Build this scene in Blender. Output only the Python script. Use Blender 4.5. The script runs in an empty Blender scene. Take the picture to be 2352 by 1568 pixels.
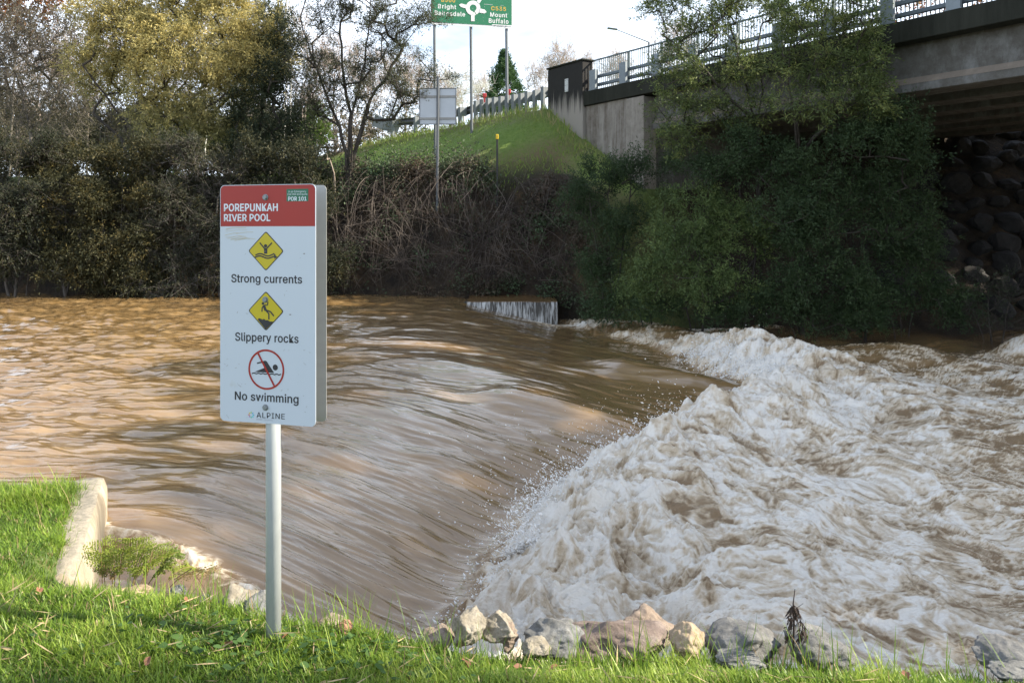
import bpy, bmesh, math, random, os
import numpy as np
from mathutils import Vector, Matrix, noise as mnoise

# ------------------------------------------------------------------ camera, sky, sun, exposure
SC = bpy.context.scene
COL = SC.collection
F, CU, HV, CZ = 1882.0, 1176.0, 530.0, 1.73      # focal length and horizon of the photograph (in 2352 px widths), eye height

cam_d = bpy.data.cameras.new("camera")
cam = bpy.data.objects.new("camera", cam_d)
COL.objects.link(cam)
cam.location = (0, 0, CZ)
cam.rotation_euler = (math.radians(90), 0, 0)
cam_d.sensor_width = 36
cam_d.lens = 36 * F / 2352
cam_d.shift_y = -(784 - HV) / 2352
cam_d.clip_start = 0.05
cam_d.clip_end = 6000
SC.camera = cam

SUN_DIR = Vector((0.99, -0.06, 0.0)).normalized()
SUN_ELEV = math.radians(35)
sd = Vector((SUN_DIR.x * math.cos(SUN_ELEV), SUN_DIR.y * math.cos(SUN_ELEV), math.sin(SUN_ELEV)))
sun_l = bpy.data.lights.new("sun", 'SUN')
sun_l.energy = 5.0
sun_l.angle = math.radians(0.6)
sun_l.color = (1.0, 0.90, 0.74)
sun = bpy.data.objects.new("sun", sun_l)
COL.objects.link(sun)
sun.rotation_euler = sd.to_track_quat('Z', 'Y').to_euler()
sun.location = (60, 10, 60)

W = bpy.data.worlds.new("World")
SC.world = W
W.use_nodes = True
wn, wl = W.node_tree.nodes, W.node_tree.links
wn.clear()
sky = wn.new('ShaderNodeTexSky')
sky.sky_type = 'NISHITA'
sky.sun_disc = False
sky.sun_elevation = SUN_ELEV
sky.sun_rotation = math.atan2(SUN_DIR.x, SUN_DIR.y)
sky.air_density = 1.0
sky.dust_density = 1.0
tc = wn.new('ShaderNodeTexCoord')
sep = wn.new('ShaderNodeSeparateXYZ')
wl.new(tc.outputs['Generated'], sep.inputs[0])
zc = wn.new('ShaderNodeMath'); zc.operation = 'MAXIMUM'; zc.inputs[1].default_value = 0.0
wl.new(sep.outputs['Z'], zc.inputs[0])
za = wn.new('ShaderNodeMath'); za.operation = 'ADD'; za.inputs[1].default_value = 0.22
wl.new(zc.outputs[0], za.inputs[0])
vd = wn.new('ShaderNodeVectorMath'); vd.operation = 'DIVIDE'
wl.new(tc.outputs['Generated'], vd.inputs[0])
wl.new(za.outputs[0], vd.inputs[1])
cn = wn.new('ShaderNodeTexNoise')
cn.inputs['Scale'].default_value = 1.25
cn.inputs['Detail'].default_value = 8
cn.inputs['Roughness'].default_value = 0.55
wl.new(vd.outputs[0], cn.inputs['Vector'])
cr = wn.new('ShaderNodeValToRGB')
cr.color_ramp.elements[0].color = (0.22, 0.22, 0.22, 1)
cr.color_ramp.elements[0].position = 0.31
cr.color_ramp.elements[1].position = 0.56
wl.new(cn.outputs['Fac'], cr.inputs[0])
mixc = wn.new('ShaderNodeMix'); mixc.data_type = 'RGBA'
wl.new(cr.outputs['Color'], mixc.inputs[0])
wl.new(sky.outputs[0], mixc.inputs[6])
zr = wn.new('ShaderNodeValToRGB')
zr.color_ramp.elements[0].position = 0.10; zr.color_ramp.elements[0].color = (1.0, 1.0, 1.0, 1)
zr.color_ramp.elements[1].position = 0.62; zr.color_ramp.elements[1].color = (0.42, 0.43, 0.46, 1)
wl.new(zc.outputs[0], zr.inputs[0])
cm_ = wn.new('ShaderNodeMix'); cm_.data_type = 'RGBA'; cm_.blend_type = 'MULTIPLY'; cm_.inputs[0].default_value = 1.0
cm_.inputs[6].default_value = (9.2, 10.2, 11.7, 1)
wl.new(zr.outputs['Color'], cm_.inputs[7])
wl.new(cm_.outputs[2], mixc.inputs[7])
bg = wn.new('ShaderNodeBackground')
bg.inputs['Strength'].default_value = 0.105
wl.new(mixc.outputs[2], bg.inputs['Color'])
wo = wn.new('ShaderNodeOutputWorld')
wl.new(bg.outputs[0], wo.inputs[0])

SC.view_settings.view_transform = 'Standard'
SC.view_settings.look = 'None'
SC.view_settings.gamma = 1
SC.view_settings.exposure = 1.2
SC.render.engine = 'CYCLES'
SC.cycles.max_bounces = 6
SC.cycles.diffuse_bounces = 3
SC.cycles.glossy_bounces = 3
SC.cycles.transmission_bounces = 4
SC.cycles.transparent_max_bounces = 8
SC.cycles.use_denoising = True
SC.cycles.sample_clamp_indirect = 6

# ------------------------------------------------------------------ helpers
def P(u, v, y):
    """a point at distance y that the photograph shows at (u, v)"""
    return np.array(((u - CU) / F * y, y, CZ - (v - HV) / F * y))

def sstep(a, b, x):
    t = np.clip((x - a) / (b - a), 0, 1)
    return t * t * (3 - 2 * t)

_rs = np.random.RandomState(7)
_perm = _rs.permutation(512).astype(np.int64)
_perm = np.concatenate([_perm, _perm])
_ang = _rs.rand(1024) * 2 * np.pi
_gx, _gy = np.cos(_ang), np.sin(_ang)

def pnoise(x, y, seed=0):
    x = np.asarray(x, float) + seed * 17.31
    y = np.asarray(y, float) + seed * 9.77
    xi = np.floor(x).astype(np.int64); yi = np.floor(y).astype(np.int64)
    xf = x - xi; yf = y - yi
    u = xf * xf * xf * (xf * (xf * 6 - 15) + 10)
    v = yf * yf * yf * (yf * (yf * 6 - 15) + 10)
    def g(ix, iy, fx, fy):
        h = _perm[(_perm[ix & 511] + iy) & 511]
        return _gx[h] * fx + _gy[h] * fy
    a = g(xi, yi, xf, yf); b = g(xi + 1, yi, xf - 1, yf)
    c = g(xi, yi + 1, xf, yf - 1); d = g(xi + 1, yi + 1, xf - 1, yf - 1)
    return (a + u * (b - a)) * (1 - v) + (c + u * (d - c)) * v * 1.0

def fbm(x, y, oct=4, seed=0, gain=0.5, lac=2.03):
    s = 0; a = 1.0; f = 1.0
    for o in range(oct):
        s = s + a * pnoise(x * f, y * f, seed + o * 3)
        a *= gain; f *= lac
    return s

def pmesh(name, verts, faces, mat=None, parent=None, smooth=False, attrs=None, mats=None, midx=None):
    """link ONE mesh object from numpy arrays (faces: N x k)"""
    verts = np.asarray(verts, np.float32); faces = np.asarray(faces, np.int32)
    me = bpy.data.meshes.new(name)
    n, k = faces.shape
    me.vertices.add(len(verts)); me.vertices.foreach_set('co', verts.ravel())
    me.loops.add(n * k); me.loops.foreach_set('vertex_index', faces.ravel())
    me.polygons.add(n)
    me.polygons.foreach_set('loop_start', np.arange(0, n * k, k, dtype=np.int32))
    if mats:
        for m in mats: me.materials.append(m)
        if midx is not None: me.polygons.foreach_set('material_index', np.asarray(midx, np.int32))
    elif mat: me.materials.append(mat)
    me.polygons.foreach_set('use_smooth', np.full(n, bool(smooth)))
    me.update(calc_edges=True)
    for an, av in (attrs or {}).items():
        a = me.attributes.new(an, 'FLOAT', 'POINT')
        a.data.foreach_set('value', np.asarray(av, np.float32).ravel())
    o = bpy.data.objects.new(name, me)
    COL.objects.link(o)
    if parent: o.parent = parent
    return o

def bmobj(name, bm, mat=None, parent=None, smooth=False):
    me = bpy.data.meshes.new(name)
    bm.normal_update()
    bm.to_mesh(me); bm.free()
    if mat: me.materials.append(mat)
    if smooth: me.polygons.foreach_set('use_smooth', [True] * len(me.polygons))
    o = bpy.data.objects.new(name, me)
    COL.objects.link(o)
    if parent: o.parent = parent
    return o

def tag(o, label, cat, group=None):
    o['label'] = label; o['category'] = cat
    if group: o['group'] = group
    return o

def struct(o, label=None):
    o['kind'] = 'structure'
    if label: o['label'] = label
    return o

def stuff(o, label, cat=None):
    o['kind'] = 'stuff'; o['label'] = label
    if cat: o['category'] = cat
    return o

def empty(name, loc, label, cat, group=None, rz=0):
    o = bpy.data.objects.new(name, None)
    COL.objects.link(o)
    o.location = tuple(loc); o.rotation_euler = (0, 0, rz); o.empty_display_size = 0.1
    return tag(o, label, cat, group)

def box(bm, x0, x1, y0, y1, z0, z1, M=None):
    vs = [bm.verts.new(Vector((x, y, z)) if M is None else M @ Vector((x, y, z)))
          for x in (x0, x1) for y in (y0, y1) for z in (z0, z1)]
    for f in ((0, 1, 3, 2), (4, 6, 7, 5), (0, 4, 5, 1), (2, 3, 7, 6), (0, 2, 6, 4), (1, 5, 7, 3)):
        bm.faces.new([vs[i] for i in f])
    return vs

def bevel(bm, w, seg=2):
    bmesh.ops.bevel(bm, geom=list(bm.edges), offset=w, segments=seg, affect='EDGES', profile=0.6, clamp_overlap=True)

def cyl(bm, p0, p1, r0, r1=None, n=12, cap=True):
    p0 = Vector(p0); p1 = Vector(p1); r1 = r0 if r1 is None else r1
    d = (p1 - p0).normalized()
    a = d.orthogonal().normalized(); b = d.cross(a)
    r = []
    for p, rad in ((p0, r0), (p1, r1)):
        r.append([bm.verts.new(p + (a * math.cos(2 * math.pi * k / n) + b * math.sin(2 * math.pi * k / n)) * rad) for k in range(n)])
    for k in range(n):
        bm.faces.new((r[0][k], r[0][(k + 1) % n], r[1][(k + 1) % n], r[1][k]))
    if cap:
        bm.faces.new(list(reversed(r[0]))); bm.faces.new(r[1])

def extrude_profile(bm, prof, M, x0, x1):
    """closed profile in (y, z), swept along local x, ends capped"""
    a = [bm.verts.new(M @ Vector((x0, y, z))) for y, z in prof]
    b = [bm.verts.new(M @ Vector((x1, y, z))) for y, z in prof]
    n = len(prof)
    for i in range(n):
        bm.faces.new((a[i], a[(i + 1) % n], b[(i + 1) % n], b[i]))
    bm.faces.new(list(reversed(a))); bm.faces.new(b)
    bmesh.ops.recalc_face_normals(bm, faces=bm.faces)

# ------------------------------------------------------------------ materials
class NT:
    def __init__(s, name):
        s.m = bpy.data.materials.new(name); s.m.use_nodes = True
        s.n = s.m.node_tree.nodes; s.l = s.m.node_tree.links
        s.n.clear()
        s.out = s.n.new('ShaderNodeOutputMaterial')
        s.b = s.n.new('ShaderNodeBsdfPrincipled')
        s.l.new(s.b.outputs[0], s.out.inputs[0])
        s._pos = None
    def pos(s):
        if s._pos is None:
            s._pos = s.n.new('ShaderNodeTexCoord').outputs['Object']
        return s._pos
    def mapping(s, scale=(1, 1, 1), rot=(0, 0, 0), vec=None):
        m = s.n.new('ShaderNodeMapping')
        m.inputs['Scale'].default_value = scale
        m.inputs['Rotation'].default_value = rot
        s.l.new(vec or s.pos(), m.inputs[0])
        return m.outputs[0]
    def noise(s, scale, detail=4, rough=0.55, vec=None, dist=0.0):
        t = s.n.new('ShaderNodeTexNoise')
        t.inputs['Scale'].default_value = scale
        t.inputs['Detail'].default_value = detail
        t.inputs['Roughness'].default_value = rough
        t.inputs['Distortion'].default_value = dist
        s.l.new(vec or s.pos(), t.inputs['Vector'])
        return t.outputs['Fac']
    def ramp(s, fac, stops):
        r = s.n.new('ShaderNodeValToRGB')
        e = r.color_ramp.elements
        while len(e) < len(stops): e.new(0.5)
        for el, (p, c) in zip(e, stops):
            el.position = p
            el.color = (c, c, c, 1) if isinstance(c, (int, float)) else (*c, 1)
        s.l.new(fac, r.inputs[0])
        return r.outputs['Color']
    def mix(s, fac, a, b, mode='MIX'):
        m = s.n.new('ShaderNodeMix'); m.data_type = 'RGBA'; m.blend_type = mode
        for sock, val in ((m.inputs[0], fac), (m.inputs[6], a), (m.inputs[7], b)):
            if isinstance(val, (int, float)): sock.default_value = val
            elif isinstance(val, tuple): sock.default_value = (*val, 1)
            else: s.l.new(val, sock)
        return m.outputs[2]
    def math(s, op, a, b=None, clamp=False):
        m = s.n.new('ShaderNodeMath'); m.operation = op; m.use_clamp = clamp
        for sock, val in ((m.inputs[0], a), (m.inputs[1], b)):
            if val is None: continue
            if isinstance(val, (int, float)): sock.default_value = val
            else: s.l.new(val, sock)
        return m.outputs[0]
    def attr(s, name):
        a = s.n.new('ShaderNodeAttribute'); a.attribute_name = name
        return a.outputs['Fac']
    def set(s, **k):
        for name, val in k.items():
            sock = s.b.inputs[name.replace('_', ' ')]
            if isinstance(val, (int, float)): sock.default_value = val
            elif isinstance(val, tuple): sock.default_value = (*val, 1)
            else: s.l.new(val, sock)
        return s
    def bump(s, h, strength=0.5, dist=0.02):
        b = s.n.new('ShaderNodeBump')
        b.inputs['Strength'].default_value = strength
        b.inputs['Distance'].default_value = dist
        s.l.new(h, b.inputs['Height'])
        s.l.new(b.outputs[0], s.b.inputs['Normal'])
        return s

def simple(name, col, rough=0.6, metal=0.0, var=0.15, scale=8.0, bump=0.0):
    t = NT(name)
    n = t.noise(scale, 5)
    c = t.mix(n, tuple(c * (1 - var) for c in col), tuple(min(1, c * (1 + var)) for c in col))
    t.set(Base_Color=c, Roughness=rough, Metallic=metal)
    if bump: t.bump(t.noise(scale * 6, 6), bump, 0.01)
    return t.m

def leafmat(name, ca, cb, cc=None, trans=0.35, rough=0.55):
    """leaf colour runs from ca to cb (to cc) by the leaf's own tint; light also comes through"""
    t = NT(name)
    tint = t.attr('tint')
    stops = [(0.0, ca), (1.0, cb)] if cc is None else [(0.0, ca), (0.6, cb), (1.0, cc)]
    c = t.ramp(tint, stops)
    t.set(Base_Color=c, Roughness=rough, Specular_IOR_Level=0.25)
    tr = t.n.new('ShaderNodeBsdfTranslucent')
    t.l.new(c, tr.inputs['Color'])
    ms = t.n.new('ShaderNodeMixShader')
    ms.inputs[0].default_value = trans
    t.l.new(t.b.outputs[0], ms.inputs[1]); t.l.new(tr.outputs[0], ms.inputs[2])
    t.l.new(ms.outputs[0], t.out.inputs[0])
    return t.m

def barkmat(name, ca, cb, scale=6):
    t = NT(name)
    v = t.mapping((1, 1, 0.25))
    n = t.noise(scale, 6, 0.65, v)
    t.set(Base_Color=t.ramp(n, [(0.3, ca), (0.7, cb)]), Roughness=0.85)
    t.bump(n, 0.5, 0.03)
    return t.m

# ------------------------------------------------------------------ the lie of the land
YE_X = [-30, -3.06, -2.96, -2.60, -2.33, -2.25, -1.97, -1.54, -1.34, -0.9, -0.25, 0.77, 1.4, 2.05, 4, 8, 30]
YE_Y = [6.05, 6.05, 5.95, 5.10, 4.50, 4.10, 4.02, 3.92, 3.80, 3.62, 3.50, 3.44, 3.37, 3.30, 3.2, 3.1, 3.0]
def near_edge(x):
    return np.interp(x, YE_X, YE_Y)
def near_top(x, y):
    z = 0.10 * sstep(-1.0, -2.4, x) * sstep(4.6, 3.2, y) - 0.04 * sstep(4.3, 4.9, y) - 0.15 * sstep(3.75, 4.25, y) * sstep(-2.62, -2.35, x)
    z = z - 0.065 * sstep(-0.7, 0.1, x) * sstep(3.1, 3.35, y) - 0.02 * sstep(0.5, 2.5, x)
    return z + 0.035 * fbm(x * 0.9, y * 0.9, 3, 5) + 0.012 * fbm(x * 4, y * 4, 2, 9)
def near_z(x, y):
    wl = sstep(-2.20, -2.30, x)
    e = y - near_edge(x) + 0.28 * wl
    return near_top(x, y) - 0.05 * sstep(-0.25, 0.0, e) - 2.2 * sstep(0.02, 1.1 - 0.85 * wl, e)

# far bank
def far_water_edge(x):
    return np.interp(x, [-60, -12, -2, 1.2, 2.2, 5, 9, 14, 30], [25.5, 24.6, 24.2, 24.0, 22.4, 21.0, 20.2, 20.0, 20.0])
BD = np.array((-0.558, 0.83)); BN = np.array((-0.83, -0.558))        # bridge axis (going away), its near-side normal
B0 = np.array((2.35, 27.0))                                          # where the deck meets the end block
def far_z(x, y):
    e = y - far_water_edge(x) + 0.5 * fbm(x * 0.6, y * 0.2, 3, 21)
    zl = -1.4 + 4.9 * sstep(-0.3, 1.9, e) + 0.018 * np.clip(e - 1.8, 0, 40)
    zr = -1.7 + 7.3 * np.clip(e / 8.2, 0, 1)
    w = sstep(1.5, 5.0, x)
    z = zl * (1 - w) + zr * w
    dx, dy = x - 1.2, y - 29.0
    q = dx * BN[0] + dy * BN[1]
    t = dx * BD[0] + dy * BD[1]
    emb = 6.0 - 2.45 * sstep(0.0, 4.6, q) - 0.62 * np.clip(-t - 0.3, 0, 5) - 3.0 * np.clip(-t - 5.3, 0, 1.2)
    emb = emb - np.where(q > 4.6, 3.0, 0) * sstep(4.6, 7, q) - sstep(11.5, 20, -q) * 1.5
    emb = np.where(t > -6.6, emb, -9)
    z = np.maximum(z, emb * sstep(-0.2, 1.6, e) + (1 - sstep(-0.2, 1.6, e)) * -5)
    z = z + 0.07 * fbm(x * 0.35, y * 0.35, 3, 31) * sstep(0, 2, e) + 0.03 * fbm(x * 1.7, y * 1.7, 2, 37)
    hill = 14 * sstep(90, 260, y) * (0.7 + 0.5 * pnoise(x * 0.008, y * 0.004, 41))
    return z + hill

def grid_mesh(name, X, Y, Z, mat, attrs=None, smooth=True):
    ny, nx = X.shape
    v = np.stack([X, Y, Z], -1).reshape(-1, 3)
    i = np.arange(ny * nx).reshape(ny, nx)
    f = np.stack([i[:-1, :-1], i[:-1, 1:], i[1:, 1:], i[1:, :-1]], -1).reshape(-1, 4)
    return pmesh(name, v, f, mat, None, smooth, attrs)

def build_near_bank():
    xs = np.concatenate([np.linspace(-40, -7, 20)[:-1], np.linspace(-7, 6, 300), np.linspace(6, 40, 20)[1:]])
    ys = np.concatenate([np.linspace(-60, -1, 30)[:-1], np.linspace(-1, 7.6, 260)])
    X, Y = np.meshgrid(xs, ys)
    Z = near_z(X, Y)
    e = Y - near_edge(X)
    t = NT("near_ground")
    earth = t.ramp(t.noise(14, 6, 0.65), [(0.3, (0.05, 0.035, 0.02)), (0.7, (0.16, 0.11, 0.06))])
    turf = t.ramp(t.noise(9, 6, 0.6), [(0.3, (0.035, 0.06, 0.012)), (0.55, (0.07, 0.11, 0.02)), (0.75, (0.13, 0.12, 0.04))])
    t.set(Base_Color=t.mix(t.attr('earth'), turf, earth), Roughness=0.9)
    t.bump(t.noise(40, 5), 0.6, 0.03)
    o = grid_mesh("grass_bank", X, Y, Z, t.m, {'earth': sstep(-0.02, 0.15, e)})
    struct(o, "grassy near river bank in the foreground")

def build_far_ground():
    xs = np.concatenate([-np.geomspace(900, 30, 26)[:-1], np.linspace(-30, 26, 330), np.geomspace(26, 900, 26)[1:]])
    ys = np.concatenate([np.linspace(18.0, 48, 260), np.geomspace(48, 3000, 50)[1:]])
    X, Y = np.meshgrid(xs, ys)
    Z = far_z(X, Y)
    e = Y - far_water_edge(X)
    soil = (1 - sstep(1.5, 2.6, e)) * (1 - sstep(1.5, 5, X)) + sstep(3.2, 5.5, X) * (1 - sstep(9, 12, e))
    dx, dy = X - 1.2, Y - 29.0
    q = dx * BN[0] + dy * BN[1]; tt = dx * BD[0] + dy * BD[1]
    dry = np.exp(-((q - 0.7) / 0.6) ** 2) * sstep(-1.5, 1, tt) * 1.0 + 0.8 * np.exp(-(((X - 1.8) / 1.0) ** 2 + ((Y - 26.5) / 0.8) ** 2))
    dry = dry + 0.75 * np.exp(-((e - 2.3) / 0.5) ** 2) * sstep(-5, -2, X)
    soil = np.maximum(soil, sstep(4.5, 6.0, X) * (1 - sstep(32, 36, Y)))  # earth colour carried on under the bridge to deepen the shade there
    t = NT("far_ground")
    n1 = t.noise(0.9, 6, 0.65)
    n2 = t.noise(7, 5, 0.7)
    lawn = t.mix(t.ramp(n2, [(0.3, 0.0), (0.7, 1.0)]), (0.14, 0.25, 0.035), (0.25, 0.36, 0.075))
    lawn = t.mix(t.ramp(n1, [(0.45, 0.0), (0.75, 0.7)]), lawn, (0.22, 0.22, 0.08))
    dryc = t.mix(n2, (0.14, 0.10, 0.05), (0.28, 0.21, 0.11))
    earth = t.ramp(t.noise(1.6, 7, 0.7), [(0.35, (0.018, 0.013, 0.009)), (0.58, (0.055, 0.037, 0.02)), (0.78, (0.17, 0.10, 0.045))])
    dm = t.math('MULTIPLY', t.attr('dry'), t.ramp(n2, [(0.25, 0.3), (0.6, 1.0)]), True)
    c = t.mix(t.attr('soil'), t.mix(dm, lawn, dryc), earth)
    t.set(Base_Color=c, Roughness=0.95)
    t.bump(t.noise(9, 7, 0.7), 1.0, 0.25)
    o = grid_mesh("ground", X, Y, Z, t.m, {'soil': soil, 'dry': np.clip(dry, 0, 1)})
    struct(o, "far river bank with sloping lawn and earth cliff")
    # river bed, one sheet under everything
    xs = np.array([-900, -60, -20, 0, 20, 60, 900.]); ys = np.array([-900, -60, 3, 10, 20, 25, 60, 3000.])
    X, Y = np.meshgrid(xs, ys)
    struct(grid_mesh("riverbed", X, Y, np.full(X.shape, -2.2), simple("riverbed_mud", (0.10, 0.07, 0.04), 0.9)), "muddy riverbed under the water")

# ------------------------------------------------------------------ the river in flood
TOE_Y = [3, 5.0, 6.3, 7.0, 7.8, 9.0, 9.8, 10.6, 12, 13.2, 14, 15, 16.4, 18, 20, 22, 26]
TOE_X = [-1.0, -0.72, -0.36, -0.16, 0.06, 0.58, 1.36, 1.95, 3.0, 3.7, 4.15, 3.9, 3.7, 3.3, 2.4, 1.5, 1.0]
def toe_x(y):
    return np.interp(y, TOE_Y, TOE_X)

def river_fields(X, Y, detail=True):
    xt = toe_x(Y) + 0.22 * pnoise(Y * 1.3, X * 0 + 0.5, 3) + 0.14 * pnoise(Y * 4.1, X * 0.3, 4) + 0.10 * pnoise(Y * 9.0, X * 1.5, 5) + 0.06 * pnoise(Y * 19.0, X * 3, 6)
    xc = -1.95 + 0.35 * pnoise(Y * 0.35, 0 * X, 8) - 0.85 * sstep(10, 6, Y)
    # upstream level, with the pocket beside the near wall
    up = -0.22 - 0.10 * sstep(-7, -1.5, X) * sstep(14, 7, Y) - 0.22 * sstep(6.05, 5.35, Y + 0.29 * (X + 2.9)) * sstep(-4.5, -3.2, X)
    down = -1.02 + 0.16 * sstep(14, 22, Y)
    s = np.clip((X - xc) / np.maximum(xt - xc, 0.3), 0, 1.0)
    prof = 0.75 * s * s * (3 - 2 * s) + 0.25 * s
    trough = -0.12 * np.exp(-((X - xt + 0.15) / 0.55) ** 2) * sstep(20, 12, Y)
    z = up + (down - up) * prof + trough
    d = X - xt
    # the breaking pile after the toe, then a train of decaying standing waves
    amp = np.interp(Y, [4, 5.5, 6.3, 7.5, 9, 10, 11, 12.5, 14.5, 16.2, 17.5, 19, 22], [0.14, 0.22, 0.32, 0.46, 0.62, 0.68, 0.58, 0.50, 0.66, 0.76, 0.40, 0.20, 0.06])
    amp = 0.88 * amp * (1 + 0.30 * pnoise(Y * 1.1, X * 0 + 3, 11))
    pile = amp * sstep(-0.25, 1.25, d) * np.exp(-np.clip(d - 1.1, 0, 50) / 1.6)
    z = z + pile
    far = sstep(0.4, 2.0, d)
    z = z + far * (0.15 * np.sin((X + 0.35 * Y) * 1.9 + 2.2 * pnoise(X * 0.3, Y * 0.3, 12)) * np.exp(-np.clip(d, 0, 30) / 7) + 0.16 * pnoise(X * 0.55, Y * 0.42, 13))
    # smooth rollers on the tongue (the pool ledge and the brown wave before the second pile)
    def ridge(x0, y0, x1, y1, w0, w1, h):
        L = math.hypot(x1 - x0, y1 - y0); tx, ty = (x1 - x0) / L, (y1 - y0) / L
        a = (X - x0) * tx + (Y - y0) * ty; b = -(X - x0) * ty + (Y - y0) * tx
        k = sstep(-0.25 * L, 0.15 * L, a) * sstep(1.15 * L, 0.8 * L, a)
        return h * k * np.exp(-np.where(b > 0, (b / w1) ** 2, (b / w0) ** 2))
    z = z + ridge(-0.2, 11.0, 2.1, 10.9, 0.45, 0.7, 0.20) + ridge(1.6, 14.6, 4.2, 14.2, 0.45, 0.75, 0.24)
    z = z + ridge(-0.9, 8.6, 0.5, 8.2, 0.5, 0.6, 0.08) + ridge(-1.4, 12.6, 1.2, 12.0, 0.6, 0.8, 0.10)
    # lonely breaker at the far right, under the bridge
    z = z + 0.75 * np.exp(-(((X - 11.0) / 1.0) ** 2 + ((Y - 16.6) / 0.9) ** 2))
    z = z + 0.25 * np.exp(-(((X - 8.2) / 1.3) ** 2 + ((Y - 17.0) / 0.8) ** 2))
    # foam cover
    noise_e = fbm(X * 1.3, Y * 1.3, 4, 51)
    f = sstep(-0.10, 0.25, d + 0.18 * noise_e)
    cover = 0.95 - 0.42 * sstep(1.5, 7.0, d) - 0.42 * sstep(13.8, 17.0, Y + 0.6 * noise_e) * (1 - np.exp(-np.clip(d - 0.4, 0, 9)))
    cover = cover - 0.5 * sstep(17, 20, Y)
    cover = cover + 0.9 * np.exp(-(((X - 11.0) / 1.3) ** 2 + ((Y - 16.4) / 1.2) ** 2))
    f = f * cover
    fall = np.exp(-((Y - 21.9) / 0.75) ** 2) * sstep(0.1, 1.0, X) * sstep(9.5, 5, X)
    f = np.maximum(f, 0.75 * fall)
    dfl = (Y + 0.29 * (X + 2.9)) - 5.62
    edd = np.exp(-((dfl - 0.12) / 0.075) ** 2) * sstep(-3.4, -3.0, X) * sstep(-0.6, -2.0, X)
    f = np.maximum(f, 1.0 * edd * (0.75 + 0.8 * pnoise(X * 3, Y * 3, 58)) + 0.10 * sstep(0.2, -0.3, dfl) * sstep(-0.9, -1.9, X) * (X > -3.3))
    rough = f.copy()
    if not detail: return z, f
    # ripples drawn out along the flow
    calm = 1 - sstep(-0.3, 0.2, d)
    rx = X + 0.5 * pnoise(X * 0.5, Y * 0.9, 57); ry = Y + 0.22 * pnoise(X * 0.7, Y * 1.1, 58) + 0.05 * X
    steep = sstep(0.05, 0.5, s) * sstep(1.0, 0.8, s)
    n = 0.075 * pnoise(rx * 0.6, ry * 1.2, 61) + 0.042 * pnoise(rx * 1.3, ry * 2.6, 62) + 0.024 * pnoise(rx * 2.6, ry * 5.2, 63)
    n = n + 0.0075 * pnoise(rx * 3.4, ry * 10.5, 64) + 0.0034 * pnoise(rx * 5.5, ry * 20.0, 65) + 0.0022 * pnoise(rx * 8, ry * 37.0, 68)
    n = n + steep * (0.020 * pnoise(rx * 0.45, ry * 3.2, 69) + 0.010 * pnoise(rx * 0.5, ry * 9.0, 70))
    chop = 0.040 * sstep(-2.2, -6, X) + 0.03 * sstep(13, 20, Y)
    n = n + chop * (np.abs(pnoise(X * 1.3, Y * 3.0, 66)) * -2 + 0.5) + 0.5 * chop * (np.abs(pnoise(X * 3.1, Y * 7.0, 67)) * -2 + 0.5)
    z = z + calm * n * (1.0 - 0.30 * sstep(-3.5, -1.5, X)) * (1 - 0.30 * steep)
    # white water: billows, lumps and spikes at several sizes
    wx = X + 0.30 * fbm(X * 1.1, Y * 1.1, 3, 71); wy = Y + 0.30 * fbm(X * 1.1, Y * 1.1, 3, 74)
    b = np.zeros_like(X); amp_ = 0.22; fr = 0.75
    bil = []
    for k in range(9):
        a = 1 - 2.0 * np.abs(pnoise(wx * fr, wy * fr * 1.15, 80 + k))
        bil.append(a)
        b = b + amp_ * (a - 0.45)
        amp_ *= 0.60; fr *= 1.93
    turb = sstep(-0.05, 0.6, d) * (0.35 + 0.65 * sstep(0.2, 0.9, rough + 0.25)) * (1 - 0.5 * sstep(15, 20, Y))
    z = z + turb * b * (0.45 + 0.75 * np.exp(-((d - 0.6) / 1.4) ** 2))
    z = z + 0.06 * np.clip(edd, 0, 1) * bil[3] + 0.03 * fall * bil[4]
    spike = np.clip(pnoise(wx * 6, wy * 6, 95), 0.08, 1) ** 2 * np.exp(-((d - 0.45) / 0.55) ** 2) * (d > -0.1) * (0.4 + 1.2 * np.clip(pnoise(Y * 1.7, Y * 0 + 2.2, 99) + 0.3, 0, 1))
    spike = spike + 0.5 * np.clip(pnoise(wx * 13, wy * 13, 96), 0.1, 1) ** 2 * np.exp(-((d - 0.4) / 0.6) ** 2) * (d > -0.05)
    z = z + 0.48 * spike
    # lace: holes of brown water between the foam
    sx_, sy_ = X * 0.75 + 0.35 * wx * 0.25, Y
    vein = [1 - 2.0 * np.abs(pnoise((wx * 0.85 + 0.2 * Y) * q, wy * 1.25 * q, 120 + k)) for k, q in enumerate((1.1, 2.3, 4.6, 9.0, 17.0, 31.0))]
    lace = 0.28 * vein[0] + 0.30 * vein[1] + 0.30 * vein[2] + 0.30 * vein[3] + 0.26 * vein[4] + 0.22 * vein[5] + 0.30 * bil[3] + 0.2 * bil[5]
    hump = 0.55 * bil[0] + 0.45 * bil[1]
    lace = lace + 0.35 * hump
    wgt = f > 0.3
    lace = (lace - lace[wgt].mean()) / lace[wgt].std() if wgt.any() else lace
    patch = fbm(wx * 0.55, wy * 0.75, 3, 140)
    front = np.exp(-((d - 0.35) / 0.75) ** 2)
    fo = np.clip(0.60 * f - 0.03 * (f < 0.6) + 0.16 * front * f + 0.215 * lace * (1 - 0.3 * front) + 0.22 * patch, 0, 1) * sstep(0.02, 0.25, f + 0.05)
    bs = fbm(X * 1.7, Y * 1.5, 4, 55)
    fo = fo - 0.26 * sstep(0.12, 0.6, bs) * sstep(0.5, 1.2, d) * (1 - 0.5 * sstep(4, 7, d))
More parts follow.
